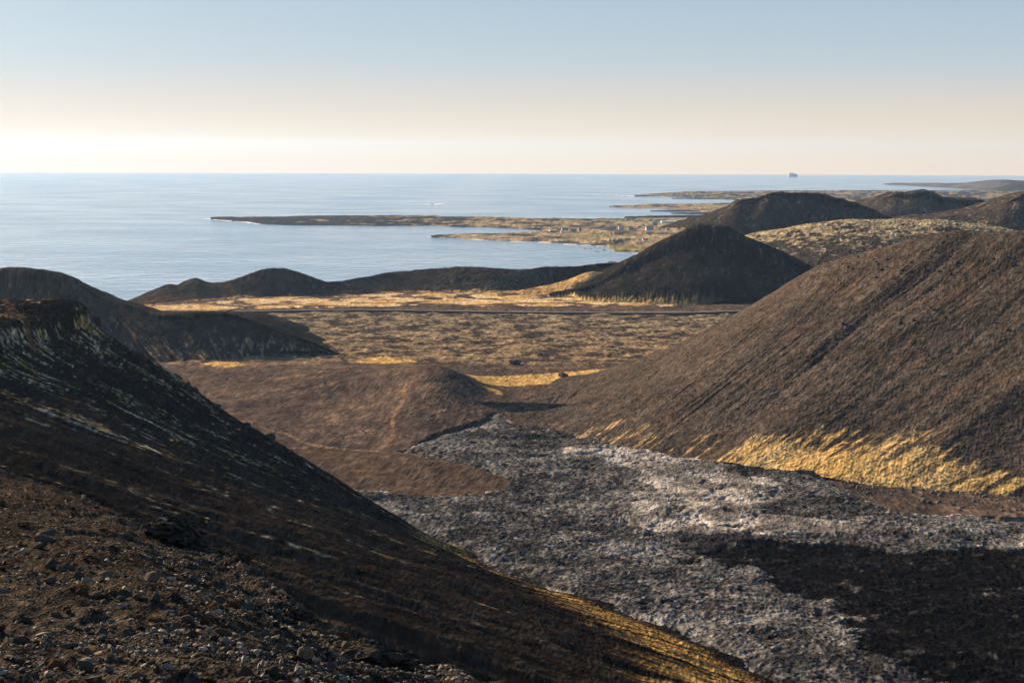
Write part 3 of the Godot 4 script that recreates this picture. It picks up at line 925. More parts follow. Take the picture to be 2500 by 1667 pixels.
func build_right_hill() -> void:
	var m := ground_material(0.75, 0.9, 14, 0.75, 0.0, 0.98)
	var cols := [[1300, 950, 1960, 1180, 1010, 1740], [1379, 926, 1935, 1251, 1037, 1650], [1468, 913, 1910, 1290, 1043, 1630], [1587, 872, 1885, 1345, 1050, 1600], [1706, 817, 1855, 1400, 1057, 1575], [1850, 735, 1815, 1440, 1062, 1555], [1993, 654, 1770, 1490, 1068, 1535], [2068, 626, 1745, 1530, 1073, 1514], [2157, 604, 1715, 1570, 1078, 1498], [2217, 589, 1695, 1605, 1083, 1484], [2321, 566, 1660, 1660, 1090, 1465], [2401, 565, 1640, 1740, 1099, 1440], [2500, 560, 1612, 1840, 1111, 1410], [2640, 549, 1585, 1930, 1131, 1388], [2800, 538, 1550, 2050, 1150, 1362], [3000, 525, 1505, 2200, 1167, 1334], [3250, 520, 1450, 2400, 1188, 1303], [3550, 510, 1400, 2650, 1212, 1270], [3900, 500, 1350, 3000, 1240, 1240]]
	var hf := func(p: Vector3, u: float, v: float) -> float:
		var w := u + n_s.get_noise_2d(u * 7.0, v * 2.2) * 0.008
		var h := n_a.get_noise_2d(p.x * 0.008, p.z * 0.008) * 2.2
		h -= n_r.get_noise_2d(w * 12.0, v * 0.6) * 1.5 * ss(0.32, 0.5, v) * ss(1.0, 0.8, v)
		h -= n_r.get_noise_2d(w * 31.0 + 3.0, v * 1.0) * 0.5 * ss(0.32, 0.5, v) * ss(1.0, 0.85, v)
		h += n_b.get_noise_2d(p.x * 0.05, p.z * 0.05) * 0.45 + n_b.get_noise_2d(w * 60.0, v * 14.0) * 0.08
		h += n_f.get_noise_2d(p.x * 0.9, p.z * 0.6) * 0.26
		return h
	var cf := func(p: Vector3, u: float, v: float, h: float, n: Vector3) -> Color:
		var a := n_a.get_noise_2d(p.x * 0.014, p.z * 0.014)
		var f := n_f.get_noise_2d(p.x * 1.1, p.z * 0.8)
		var s := n_a.get_noise_2d(u * 85.0, v * 7.0)
		var c := Color(0.034, 0.029, 0.026).lerp(Color(0.088, 0.072, 0.061), clampf(0.5 + a * 0.6 + s * 0.16 + f * 0.35, 0, 1))
		c = c.lerp(Color(0.12, 0.078, 0.055), ss(0.2, 0.5, n_b.get_noise_2d(p.x * 0.02 + 5.0, p.z * 0.02)) * 0.35)
		# golden grass round the foot, drawn up the slope in tongues
		var strong := ss(0.62, 0.70, u) * ss(0.90, 0.82, u)
		var g := ss(0.0, 0.22, s * 0.45 + n_b.get_noise_2d(u * 130.0, v * 10.0) * 0.3 + n_b.get_noise_2d(p.x * 0.06, p.z * 0.06) * 0.2 + f * 0.07 + a * 0.2 + lerpf(-0.9, 0.10, ss(0.74, 0.98, v)) + ss(0.93, 0.97, v) * ss(0.6, 0.7, u) * 0.2 + strong * 0.33 - 0.17)
		g *= ss(0.62, 0.75, v)
		c = c.lerp(Color(0.52, 0.335, 0.115).lerp(Color(0.47, 0.33, 0.155), clampf(0.5 + a, 0, 1)), g * 0.9)
		return c
	var g := hill(cols, -1.5, 560, 330, hf, cf, "hillside", "great brown scree slope rising beside the lava, golden grass at its foot", m, 0.07, 0.55, 3.0, 2.3)
	hill_grid = g
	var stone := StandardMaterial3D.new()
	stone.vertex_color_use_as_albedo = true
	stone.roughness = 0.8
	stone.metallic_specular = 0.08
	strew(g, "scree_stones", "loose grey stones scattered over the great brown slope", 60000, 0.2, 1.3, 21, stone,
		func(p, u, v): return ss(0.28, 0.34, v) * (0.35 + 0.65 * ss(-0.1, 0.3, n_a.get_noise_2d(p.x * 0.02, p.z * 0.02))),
		func(r, p): return grey(r, 0.03, 0.42), 4.0)  # palest stone tones paint in the glints of sun

func build_ridge() -> void:
	var m := ground_material(1.2, 0.9, 16, 1.0, 0.0, 0.75)
	var tops := [[-194, 1010, 184.5], [-200, 950, 185.5], [-208, 890, 187.5], [-214, 820, 191], [-214, 740, 192], [-205, 660, 193], [-190, 585, 195], [-170, 510, 198], [-150, 430, 202], [-130, 350, 206]]
	var feet := [[-14, 1054, 71.5], [-7, 1022, 72], [13, 945, 76.5], [36.7, 875, 82.5], [61, 791, 88], [77, 698, 95], [88, 600, 102], [85, 480, 110], [70, 370, 118], [55, 270, 128]]
	var prof := [[1.5, 1.02], [1.25, 1.012], [1.08, 1.0], [1.0, 1.0], [0.945, 0.99], [0.925, 0.965], [0.912, 0.915], [0.895, 0.89], [0.85, 0.835], [0.75, 0.745], [0.6, 0.56], [0.43, 0.395], [0.226, 0.175], [0.1, 0.055], [0.0, 0.0], [-0.12, -0.06]]
	var rows := []
	for r in prof:
		var row := []
		for k in range(-1, 10):
			var t: Array = tops[maxi(k, 0)]
			var f: Array = feet[maxi(k, 0)]
			var fr: float = r[0]
			var x := lerpf(f[0], t[0], fr)
			var d := lerpf(f[1], t[1], fr)
			var hh: float = lerpf(r[1], fr, ss(2.0, 6.0, k)) if fr <= 1.0 else r[1]
			var e := lerpf(f[2], t[2], hh)
			if k < 0:
				x -= 26.0
				d += 75.0
				e -= 12.0 + (e - 71.5) * 0.42
			row.append(Vector3(x, e, -d))
		rows.append(row)
	var trail := mask(Geometry2D.offset_polyline(PackedVector2Array([plan(at_d(-40, 747, 1000)), plan(at_d(0, 748, 990)), plan(at_d(30, 758, 960)), plan(at_d(60, 775, 930)), plan(at_d(90, 800, 905))]), 1.6), 160, 1)
	var hf := func(p: Vector3, u: float, v: float) -> float:
		var w := u + n_s.get_noise_2d(u * 9.0, v * 1.0) * 0.006
		var h := n_a.get_noise_2d(p.x * 0.012, p.z * 0.012) * lerpf(0.6, 2.4, ss(0.35, 0.6, v))
		h -= n_r.get_noise_2d(w * 24.0, v * 0.6) * 1.7 * ss(0.2, 0.4, v) * ss(0.93, 0.75, v)
		h += n_b.get_noise_2d(w * 150.0, v * 2.5) * 0.35
		var rock := ss(0.05, 0.3, n_a.get_noise_2d(p.x * 0.03, p.z * 0.02)) * ss(0.8, 0.6, v)
		h += (n_c.get_noise_2d(p.x * 0.35, p.z * 0.35) + 0.6) * 1.1 * rock
		h += n_f.get_noise_2d(p.x * 1.3, p.z * 1.0) * lerpf(0.16, 0.5, rock)
		return h
	var cf := func(p: Vector3, u: float, v: float, h: float, n: Vector3) -> Color:
		var a := n_a.get_noise_2d(p.x * 0.016, p.z * 0.016)
		var f := n_f.get_noise_2d(p.x * 1.4, p.z * 1.0)
		var s := n_a.get_noise_2d(u * 120.0, v * 4.0)
		var c := Color(0.010, 0.0085, 0.008).lerp(Color(0.043, 0.033, 0.027), clampf(0.4 + a * 0.6 + s * 0.4 + f * 0.3, 0, 1))
		var moss := ss(0.2, 0.36, s * 0.8 + f * 0.3 + n_b.get_noise_2d(p.x * 0.02, p.z * 0.02) * 0.45 + lerpf(0.17, -0.2, ss(0.38, 0.85, v)) - 0.22 * ss(0.3, 0.7, u) - 0.3 * ss(0.36, 0.30, v))
		c = c.lerp(Color(0.54, 0.47, 0.32).lerp(Color(0.56, 0.35, 0.09), ss(0.25, 0.5, n_s.get_noise_2d(p.x * 0.09, p.z * 0.09))), moss * 0.85)
		c = c.lerp(Color(0.13, 0.075, 0.045), ss(0.3, 0.6, trail.at(p.x, -p.z)))
		var gold := ss(0.805, 0.845, v + s * 0.03) * ss(0.915, 0.885, v + s * 0.03) * ss(0.06, 0.16, u)
		c = c.lerp(Color(0.50, 0.285, 0.085), gold * ss(-0.45, 0.15, s * 1.2 + f * 0.3))
		return c
	var g := loft(rows, 560, 420, hf, cf)
	ridge_grid = g
	show_grid(g, "ridge", m, "near dark ridge falling to the lava, bright moss streaks on its side", "ridge", 0.3, 6.0)
	var stone := StandardMaterial3D.new()
	stone.vertex_color_use_as_albedo = true
	stone.roughness = 0.8
	stone.metallic_specular = 0.08
	strew(g, "ridge_stones", "loose dark stones scattered over the near ridge", 70000, 0.1, 0.9, 22, stone,
		func(p, u, v): return 0.3 + 0.7 * ss(0.0, 0.3, n_a.get_noise_2d(p.x * 0.03, p.z * 0.02)),
		func(r, p): return grey(r, 0.012, 0.17), 4.0)

# ---------------------------------------------------------------- the stony spur below the camera
func build_foreground() -> void:
	var m := ground_material(1.5, 0.9, 18, 1.0, 0.0, 0.65)
	var sky := [[-300, 1090, 158], [60, 1197, 135], [350, 1297, 115], [600, 1405, 92], [790, 1555, 76], [1030, 1645, 68], [1300, 1760, 60]]
	var rows := []
	rows.append([])
	rows.append([])
	for q in sky:
		rows[0].append(at_d(q[0], q[1], q[2]) + Vector3(4, -46, -70))
		rows[1].append(at_d(q[0], q[1], q[2]) + Vector3(1, -9, -14))
	rows.append([])
	for q in sky:
		rows[2].append(at_d(q[0], q[1], q[2]))
	for l in [[[-300, 1185, 118], [60, 1250, 101], [365, 1340, 90], [620, 1460, 76], [810, 1597, 65], [1045, 1700, 58], [1315, 1830, 53]],
		[[-300, 1290, 90], [60, 1320, 78], [380, 1390, 72], [640, 1520, 62], [830, 1640, 55], [1060, 1760, 50], [1330, 1900, 46]],
		[[-300, 1480, 51], [60, 1480, 51], [400, 1500, 50], [680, 1590, 47], [880, 1700, 45], [1100, 1840, 41], [1360, 2000, 37]],
		[[-300, 1667, 36], [60, 1667, 36], [450, 1667, 37], [740, 1690, 37], [930, 1780, 36], [1150, 1930, 33], [1400, 2150, 29]],
		[[-300, 1950, 23], [100, 1950, 23], [500, 1950, 23], [780, 1970, 23], [1000, 2070, 22], [1200, 2250, 20], [1500, 2500, 18]]]:
		var row := []
		for q in l:
			row.append(at_d(q[0], q[1], q[2]))
		rows.append(row)
	var hf := func(p: Vector3, u: float, v: float) -> float:
		var h := n_a.get_noise_2d(p.x * 0.06, p.z * 0.06) * 0.55
		h += n_r.get_noise_2d(p.x * 0.2, p.z * 0.2) * 0.22
		h += n_b.get_noise_2d(p.x * 0.8, p.z * 0.8) * 0.12
		h += n_f.get_noise_2d(p.x * 2.5, p.z * 2.0) * 0.05
		# a broken rim of rock along the edge
		var rim := ss(0.235, 0.285, v) * ss(0.37, 0.30, v) * ss(0.25, 0.42, u)
		h += rim * (0.25 + 0.5 * n_c.get_noise_2d(p.x * 0.6, p.z * 0.4) + n_b.get_noise_2d(p.x * 0.4, p.z * 0.3) * 0.7)
		return h
	var cf := func(p: Vector3, u: float, v: float, h: float, n: Vector3) -> Color:
		var a := n_a.get_noise_2d(p.x * 0.15, p.z * 0.15)
		var b := n_b.get_noise_2d(p.x * 1.2, p.z * 1.2)
		var f := n_f.get_noise_2d(p.x * 9.0, p.z * 9.0)
		var c := Color(0.030, 0.026, 0.023).lerp(Color(0.088, 0.073, 0.060), clampf(0.5 + a * 0.8 + b * 0.5 + f * 0.4, 0, 1))
		return c.lerp(Color(0.12, 0.075, 0.035), ss(0.35, 0.65, n_s.get_noise_2d(p.x * 0.35, p.z * 0.35)) * 0.25)
	var g := loft(rows, 430, 430, hf, cf)
	near_grid = g
	show_grid(g, "stony_ground", m, "stony brown spur of ground below the viewpoint", "ground", 0.022, 2.8)
	var stone := StandardMaterial3D.new()
	stone.vertex_color_use_as_albedo = true
	stone.roughness = 0.75
	stone.metallic_specular = 0.12
	for k in 3:
		strew(g, "pebbles", ["small angular pebbles covering the stony ground", "mixed grey pebbles on the stony ground", "larger broken pebbles on the stony ground"][k], [60000, 20000, 4000][k], [0.02, 0.04, 0.08][k], [0.11, 0.20, 0.40][k], 31 + k, stone,
			func(p, u, v): return ss(0.22, 0.29, v) * (0.3 + 0.7 * ss(-0.2, 0.3, n_a.get_noise_2d(p.x * 0.12, p.z * 0.12))),
			func(r, p): return grey(r, 0.016, 0.26, 0.24), 3.0, "pebbles")

# the unseen mountain behind the camera; far peak raised to heighten the haze layer
func build_rear() -> void:
	var m := ground_material(0.8, 0.95, 19)
	var rows := []
	for r in [[40.0, -30.0], [-20.0, 246.5], [-400.0, 300.0], [-1200.0, 385.0], [-2600.0, 300.0], [-7000.0, 600.0], [-12000.0, 60.0]]:
		var row := []
		for i in 7:
			var x := lerpf(-2600.0, 2600.0, i / 6.0)
			row.append(Vector3(x, r[1] - absf(x) * 0.03, -r[0]))
		rows.append(row)
	show_grid(loft(rows, 80, 60, func(p, u, v): return n_a.get_noise_2d(p.x * 0.002, p.z * 0.002) * 20.0 * ss(0.3, 0.5, v),
		scree(Color(0.04, 0.035, 0.03), Color(0.09, 0.07, 0.055), Color(0.2, 0.17, 0.1), 0.0, 0.3)), "mountain", m, "unseen brown mountain that carries the viewpoint, far peak raised for the haze", "mountain", 2.0)

# ---------------------------------------------------------------- the road across the plain and the bank at the valley mouth
func ground(x: float, d: float) -> float:
	return valley_h.call(Vector3(x, 0, -d), 0.0, 0.0)

func build_road() -> void:
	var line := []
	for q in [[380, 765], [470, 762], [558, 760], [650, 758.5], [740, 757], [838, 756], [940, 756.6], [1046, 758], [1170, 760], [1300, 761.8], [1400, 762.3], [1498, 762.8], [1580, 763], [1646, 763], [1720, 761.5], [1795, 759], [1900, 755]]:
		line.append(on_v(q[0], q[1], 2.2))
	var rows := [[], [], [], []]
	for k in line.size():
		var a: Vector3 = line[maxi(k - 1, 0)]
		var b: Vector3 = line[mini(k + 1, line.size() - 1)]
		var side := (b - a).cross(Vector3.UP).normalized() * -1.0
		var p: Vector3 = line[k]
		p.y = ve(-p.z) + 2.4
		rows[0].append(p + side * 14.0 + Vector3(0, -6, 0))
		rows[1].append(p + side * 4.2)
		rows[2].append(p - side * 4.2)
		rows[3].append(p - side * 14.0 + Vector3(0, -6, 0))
	# straight cross-sections: the bank, the carriageway, the bank
	var m := StandardMaterial3D.new()
	m.vertex_color_use_as_albedo = true
	m.roughness = 0.8
	m.metallic_specular = 0.1
	var none := func(_p, _u, _v): return 0.0
	var bank := func(p, u, v, h, n): return Color(0.05, 0.043, 0.04) * (1.0 + n_f.get_noise_2d(p.x * 0.5, p.z * 0.5) * 0.4)
	show_grid(loft([rows[0], rows[1]], 300, 3, none, bank), "road_bank", m, "dark gravel bank on the seaward side of the road", "bank", 6.0)
	show_grid(loft([rows[1], rows[2]], 300, 4, func(p, u, v): return 0.02, func(p, u, v, h, n): return Color(0.17, 0.165, 0.16)), "road", m, "narrow asphalt road crossing the plain on a low bank", "road", 6.0)  # asphalt colour lightened to paint in the sun glint
	show_grid(loft([rows[2], rows[3]], 300, 3, none, bank), "road_bank", m, "dark gravel bank on the landward side of the road", "bank", 6.0)
	var gm := ground_material(0.8, 0.95, 26)
	# the earth dam with a track on its crest
	var dam := [[], [], [], [], []]
	for q in [[1060, 984], [1120, 984.5], [1200, 985], [1260, 986], [1330, 988], [1400, 991], [1460, 993]]:
		var c := at_d(q[0], q[1], 1740.0)
		dam[0].append(c + Vector3(0, -11, -22))
		dam[1].append(c + Vector3(0, 0, -3.5))
		dam[2].append(c)
		dam[3].append(c + Vector3(0, -3.6, 7))
		dam[4].append(c + Vector3(0, -12, 26))
	show_grid(loft(dam, 160, 24,
		func(p, u, v): return n_b.get_noise_2d(p.x * 0.06, p.z * 0.06) * 0.5 * ss(0.5, 0.6, v) + n_f.get_noise_2d(p.x * 0.6, p.z * 0.6) * 0.12,
		func(p, u, v, h, n): return Color(0.062, 0.047, 0.038).lerp(Color(0.12, 0.085, 0.06), clampf(0.4 + n_a.get_noise_2d(p.x * 0.04, p.z * 0.04), 0, 1))),
		"earth_dam", gm, "straight earth dam across the valley mouth above the lava tip", "dam", 0.7)

# ---------------------------------------------------------------- boulders
func stone_material() -> StandardMaterial3D:
	var m := ground_material(1.0, 0.8, 44, 0.5)
	m.uv1_triplanar = true
	m.uv1_scale = Vector3.ONE * 0.02
	m.vertex_color_use_as_albedo = false
	return m

func put_stone(called: String, mesh: Mesh, at: Vector3, size: float, r: RandomNumberGenerator, label: String, category: String, group: String) -> MeshInstance3D:
	var o := MeshInstance3D.new()
	o.mesh = mesh
	o.name = called
	add_child(o, true)
	o.basis = (Basis(Vector3.UP, r.randf() * TAU) * Basis(Vector3.RIGHT, r.randf_range(-0.35, 0.35))).scaled(Vector3.ONE * size * 0.5)
	o.position = at + Vector3(0, size * 0.16, 0)
	tag(o, label, category, group)
	return o

func tones(list: Array) -> Array:
	var out := []
	for c in list:
		var m := stone_material()
		m.albedo_color = ((c as Color) * 2.0).linear_to_srgb()
		out.append(m)
	return out

func build_boulders() -> void:
	var r := RandomNumberGenerator.new()
	r.seed = 77
	var ms := tones([Color(0.16, 0.145, 0.13), Color(0.11, 0.10, 0.092), Color(0.21, 0.19, 0.165)])
	var shapes := []
	for k in 9:
		shapes.append(rock_mesh(300 + k, 1, ms[k % 3], 0.8))
	var spots := []
	# scattered over the brown flat, denser towards the foot of the slope
	for k in 190:
		var t := pow(r.randf(), 0.8)
		var x := lerpf(2045, 2500, t)
		var top := 1172.0 + (x - 2045.0) * 0.02
		var low := 1190.0 + (x - 2045.0) * 0.16
		spots.append([x, lerpf(top, minf(low, 1252.0), pow(r.randf(), 1.9)), lerpf(6.0, 17.0, pow(r.randf(), 2.0))])
	for q in [[2164, 1213, 13], [2230, 1200, 14], [2113, 1232, 14], [2252, 1210, 15], [2290, 1225, 14], [2330, 1232, 16], [2346, 1247, 13], [2350, 1240, 14], [2295, 1223, 12], [2380, 1225, 18], [2365, 1182, 20], [2290, 1176, 19], [2268, 1176, 16], [2400, 1205, 20], [2480, 1198, 20], [2375, 1147, 16]]:
		spots.append(q)
	for q in spots:
		var p := on_v(q[0], q[1])
		p.y = ground(p.x, -p.z)
		var n := r.randi() % 9
		put_stone("boulder", shapes[n], p, q[2] * -p.z / F, r, ["grey", "dark grey", "pale"][n % 3] + (" boulder" if q[2] < 12.0 else " big boulder") + " on the brown flat between the lava and the great slope", "boulder", "boulders on the brown flat")
	# lone blocks elsewhere
	for q in [[1310, 1480, 22, 0.0, "dark block on the grassy foot of the near ridge beside the lava"], [1375, 917, 34, 0.0, "flat dark block lying alone on the straw coloured field"], [1258, 888, 40, 0.0, "sharp dark lava block at the edge of the mossy old lava"]]:
		var p := on_v(q[0], q[1])
		p.y = ground(p.x, -p.z)
		var o := put_stone("boulder", shapes[4], p, q[2] * -p.z / F, r, q[4], "boulder", "")
		o.scale.y *= 0.45
	var st := StandardMaterial3D.new()
	st.vertex_color_use_as_albedo = true
	st.roughness = 0.85
	st.metallic_specular = 0.08
	var g := Grid.new()
	g.nu = 60
	g.nv = 40
	for j in 40:
		for i in 60:
			var q := on_v(lerpf(2040, 2540, i / 59.0), lerpf(1168, 1254, j / 39.0))
			g.p.append(Vector3(q.x, ground(q.x, -q.z), q.z))
			g.n.append(Vector3.UP)
	strew(g, "cobbles", "small stones strewn among the boulders on the brown flat", 2600, 0.3, 1.8, 28, st,
		func(p, u, v): return lerpf(1.0, 0.15, ss(0.2, 0.6, v - u * 0.5)), func(rr, p): return grey(rr, 0.07, 0.22, 0.1), 2.5)

func px_of(p: Vector3) -> Vector2:
	var q := cb.transposed() * (p - Vector3(0, EYE, 0))
	return Vector2(1250.0 + F * q.x / -q.z, 833.5 - F * q.y / -q.z)

func build_rocks() -> void:
	var r := RandomNumberGenerator.new()
	r.seed = 91
	var ms := tones([Color(0.085, 0.068, 0.053), Color(0.045, 0.038, 0.031), Color(0.12, 0.097, 0.072), Color(0.07, 0.042, 0.024), Color(0.06, 0.058, 0.055)])
	var shapes := []
	for k in 15:
		shapes.append(rock_mesh(500 + k, 1, ms[k % 5], [0.7, 0.5, 0.85][k % 3]))
	var pts := []
	var g := near_grid
	for j in range(int(g.nv * 0.33), g.nv, 3):
		for i in range(0, g.nu, 3):
			var p := g.p[j * g.nu + i]
			var q := px_of(p)
			if q.x > -40 and q.x < 1150 and q.y > 1150 and q.y < 1700:
				pts.append([q, p])
	var spots := []
	for q in [[62, 1520, 36, "rounded grey green stone"], [52, 1572, 58, "long brown split stone"], [117, 1602, 40, "brown stone with a sharp upright corner"], [128, 1642, 64, "pale weathered stone, the largest of the stony ground"], [214, 1592, 30, "dark wedge of stone"], [160, 1532, 32, "bluish flat stone"], [250, 1560, 34, "cracked brown stone"], [589, 1478, 34, "pale blunt stone below the rocky rim"], [232, 1462, 32, "reddish brown stone alone on gravel"], [351, 1470, 20, "small bright stone alone on gravel"], [128, 1305, 34, "long dark block lying on gravel"], [598, 1655, 56, "blue grey stone at the edge of the dark hollow"], [506, 1660, 40, "brown stone beside the blue grey one"], [178, 1582, 42, "tilted grey slab"], [336, 1652, 44, "pale angular stone with a flat top"]]:
		spots.append(q)
	for k in 230:
		var x := r.randf_range(-10, 900)
		spots.append([x, r.randf_range(1200 + maxf(x, 0) * 0.42, 1680), lerpf(11, 52, pow(r.randf(), 2.6)), ""])
	for q in spots:
		var best := 1e9
		var at := Vector3.ZERO
		for c in pts:
			var e := (c[0] as Vector2).distance_squared_to(Vector2(q[0], q[1]))
			if e < best:
				best = e
				at = c[1]
		if best > 900.0:
			continue
		var own: bool = q[3] != ""
		var n := r.randi() % 15
		put_stone("rock", shapes[n], at, q[2] * -at.z / F, r, (q[3] + " on the stony ground") if own else ["brown", "dark brown", "pale", "reddish brown", "grey"][n % 5] + [" angular", " flat", " upright"][n % 3] + (" rock" if q[2] < 18.0 else " larger rock") + " among the pebbles of the stony ground", "rock", "" if own else "rocks on the stony ground")
	# the jutting outcrop and its smaller neighbours on the rim
	var om := tones([Color(0.055, 0.048, 0.04)])[0] as StandardMaterial3D
	om.uv1_scale = Vector3.ONE * 0.03
	for q in [[430, 1330, 140, 85, "layered rock outcrop jutting from the rim of the spur"], [590, 1392, 60, 52, "short rough outcrop lower on the rim of the spur"], [930, 1628, 190, 70, "broad broken outcrop at the low end of the rim"], [735, 1512, 70, 36, "low outcrop with pale top halfway down the rim"]]:
		var best := 1e9
		var at := Vector3.ZERO
		for c in pts:
			var e := (c[0] as Vector2).distance_squared_to(Vector2(q[0], q[1]))
			if e < best:
				best = e
				at = c[1]
		outcrop(at, q[2] * -at.z / F, q[3] * -at.z / F, om, int(q[0]), q[4])

	var rp := []
	var rg := ridge_grid
	for j in range(0, rg.nv, 2):
		for i in range(0, rg.nu, 2):
			var p := rg.p[j * rg.nu + i]
			var q := px_of(p)
			if q.x > -40 and q.x < 800 and q.y > 730 and q.y < 1300 and -p.z > 650.0:
				rp.append([q, p])
	var dm := tones([Color(0.035, 0.032, 0.03), Color(0.06, 0.055, 0.048)])
	var ds := []
	for k in 6:
		ds.append(rock_mesh(800 + k, 1, dm[k % 2], 0.85))
	var along_edge := [[266, 826], [280, 836], [292, 842], [301, 848], [315, 858], [330, 868], [341, 876], [350, 880], [361, 888], [372, 893], [385, 898], [400, 906], [414, 917], [425, 926], [440, 937], [457, 946], [475, 960], [500, 978], [530, 997], [563, 1018], [600, 1042], [631, 1062], [660, 1076], [689, 1090], [715, 1104], [736, 1118]]
	for k in 60:
		var t := r.randf()
		along_edge.append([lerpf(230, 560, t) - r.randf() * 90.0, lerpf(830, 1040, t) + r.randf() * 70.0])
	for q in along_edge:
		var at := nearest(rp, q[0], q[1])
		var n := r.randi() % 6
		var size := lerpf(1.4, 5.0, pow(r.randf(), 1.7))
		put_stone("crag", ds[n], at, size, r, ("black" if n % 2 == 0 else "dark brown") + (" small" if size < 2.2 else " tall") + " crag standing out of the side of the near ridge", "crag", "crags along the near ridge")
	# rocks showing near the top of the great slope
	var hp := []
	var hg := hill_grid
	for j in range(int(hg.nv * 0.3), int(hg.nv * 0.75), 2):
		for i in range(0, hg.nu, 2):
			var p := hg.p[j * hg.nu + i]
			var q := px_of(p)
			if q.x > 1900 and q.x < 2520 and q.y > 560 and q.y < 900:
				hp.append([q, p])
	var hm := tones([Color(0.05, 0.046, 0.043), Color(0.10, 0.088, 0.076)])
	var hs := []
	for k in 6:
		hs.append(rock_mesh(840 + k, 1, hm[k % 2], 0.7))
	for k in 110:
		var x := lerpf(2040, 2490, r.randf())
		var y := 640.0 + (2300.0 - x) * 0.06 + r.randf_range(-28, 40) + (r.randf_range(0, 170) if k % 3 == 0 else 0.0)
		var n := r.randi() % 6
		var size := lerpf(0.9, 3.4, pow(r.randf(), 2.0))
		put_stone("crag", hs[n], nearest(hp, x, y), size, r, ("dark" if n % 2 == 0 else "brown grey") + (" small" if size < 1.8 else " large") + " rock bedded in the upper part of the great slope", "crag", "rocks bedded in the great slope")
	var cm := tones([Color(0.05, 0.045, 0.04)])[0] as StandardMaterial3D
	cm.uv1_scale = Vector3.ONE * 0.004
	outcrop(nearest(rp, 218, 786), 8.5, 4.2, cm, 218, "blocky cliff jutting from the top of the near ridge")
	outcrop(nearest(rp, 120, 748), 7.0, 1.3, cm, 120, "low line of rock on the flat crest of the near ridge")
	outcrop(nearest(rp, 196, 764), 5.0, 2.0, cm, 196, "stepped rock just above the jutting cliff")
	outcrop(nearest(rp, 262, 836), 5.5, 2.6, cm, 262, "rough rock just below the jutting cliff")
	outcrop(nearest(rp, 404, 914), 4.5, 2.2, cm, 404, "rough rock on the descending edge of the near ridge")

func nearest(list: Array, x: float, y: float) -> Vector3:
	var best := 1e9
	var at := Vector3.ZERO
	for c in list:
		var e := (c[0] as Vector2).distance_squared_to(Vector2(x, y))
		if e < best:
			best = e
			at = c[1]
	return at

# a rough layered block: a lumpy box pushed about by noise
func outcrop(at: Vector3, w: float, h: float, m: Material, sd: int, label: String) -> void:
	var st := SurfaceTool.new()
	st.begin(Mesh.PRIMITIVE_TRIANGLES)
	st.set_smooth_group(-1)
	var nu := 64
	var nv := 26
	var pt := func(i: int, j: int) -> Vector3:
		var a := float(i % nu) / nu * TAU
		var b := float(j) / nv * PI * 0.5
		var q := Vector3(cos(a) * cos(b), sin(b), sin(a) * cos(b))
		var box := q / maxf(maxf(absf(q.x), absf(q.z)), absf(q.y))
		q = q.lerp(box, 0.45) * Vector3(w * 0.5, h, w * 0.34)
		var k := 2.2 / h
		var off := Vector3(n_a.get_noise_3d(q.x * k + sd, q.y * k * 2.0, q.z * k), n_a.get_noise_3d(q.x * k, q.y * k + sd, q.z * k) * 0.6, n_a.get_noise_3d(q.x * k, q.y * k * 2.0, q.z * k + sd)) * h * 0.45
		var layer := n_s.get_noise_2d(q.y * 7.0 / h, sd) * h * 0.10
		q += off + Vector3(q.x, 0, q.z).normalized() * layer
		q.y -= maxf(q.x, 0.0) * 0.2
		return q
	for j in nv:
		for i in nu:
			var a: Vector3 = pt.call(i, j)
			var b: Vector3 = pt.call(i + 1, j)
			var c: Vector3 = pt.call(i, j + 1)
			var d: Vector3 = pt.call(i + 1, j + 1)
			for q in [a, c, b, b, c, d]:
				st.add_vertex(q)
	st.generate_normals()
	st.set_material(m)
	var o := MeshInstance3D.new()
	o.mesh = st.commit()
	o.name = "rock_outcrop"
	add_child(o, true)
	o.position = at - Vector3(0, h * 0.25, 0)
	tag(o, label, "outcrop", "outcrops along the rim of the spur")

# ---------------------------------------------------------------- the far town
func mesh_of(called: String, mesh: Mesh, m: Material, parent: Node, at := Vector3.ZERO) -> MeshInstance3D:
	var o := MeshInstance3D.new()
	o.mesh = mesh
	o.material_override = m
	o.name = called
	o.position = at
	parent.add_child(o, true)
	return o

func box(size: Vector3) -> BoxMesh:
	var b := BoxMesh.new()
	b.size = size
	return b

func house(px: float, py: float, wpx: float, hpx: float, wall: Color, roof: Color, pitch: float, label: String, group: String) -> void:
	var p := at_e(px, py, 5.0)
	var d := -p.z
	var w := wpx * d / F
	var h := hpx * d / F
	var dep := clampf(w * 0.6, 8.0, 24.0)
	var o := Node3D.new()
	o.name = "house" if w < 30.0 else "warehouse"
	add_child(o, true)
	o.position = p
	o.rotation.y = 0.25 * sin(px * 1.7)
	tag(o, label, "house" if w < 30.0 else "warehouse", group)
	mesh_of("wall", box(Vector3(w, h + 4.0, dep)), plain(wall, 0.8), o, Vector3(0, h * 0.5 - 2.0, 0))
	var pr := PrismMesh.new()
	pr.size = Vector3(dep + 0.8, maxf(h * pitch, 0.6), w + 0.8)
	var rf := mesh_of("roof", pr, plain(roof, 0.6), o, Vector3(0, h + pr.size.y * 0.5 + 0.01, 0))
	rf.rotation.y = PI / 2
	for k in clampi(int(w / 7.0), 1, 6):
		var n := clampi(int(w / 7.0), 1, 6)
		mesh_of("window", box(Vector3(minf(w / n * 0.45, 2.5), h * 0.35, 0.12)), plain(Color(0.03, 0.035, 0.045), 0.2), o, Vector3(lerpf(-w * 0.5, w * 0.5, (k + 0.5) / n), h * 0.55, dep * 0.5 + 0.05))

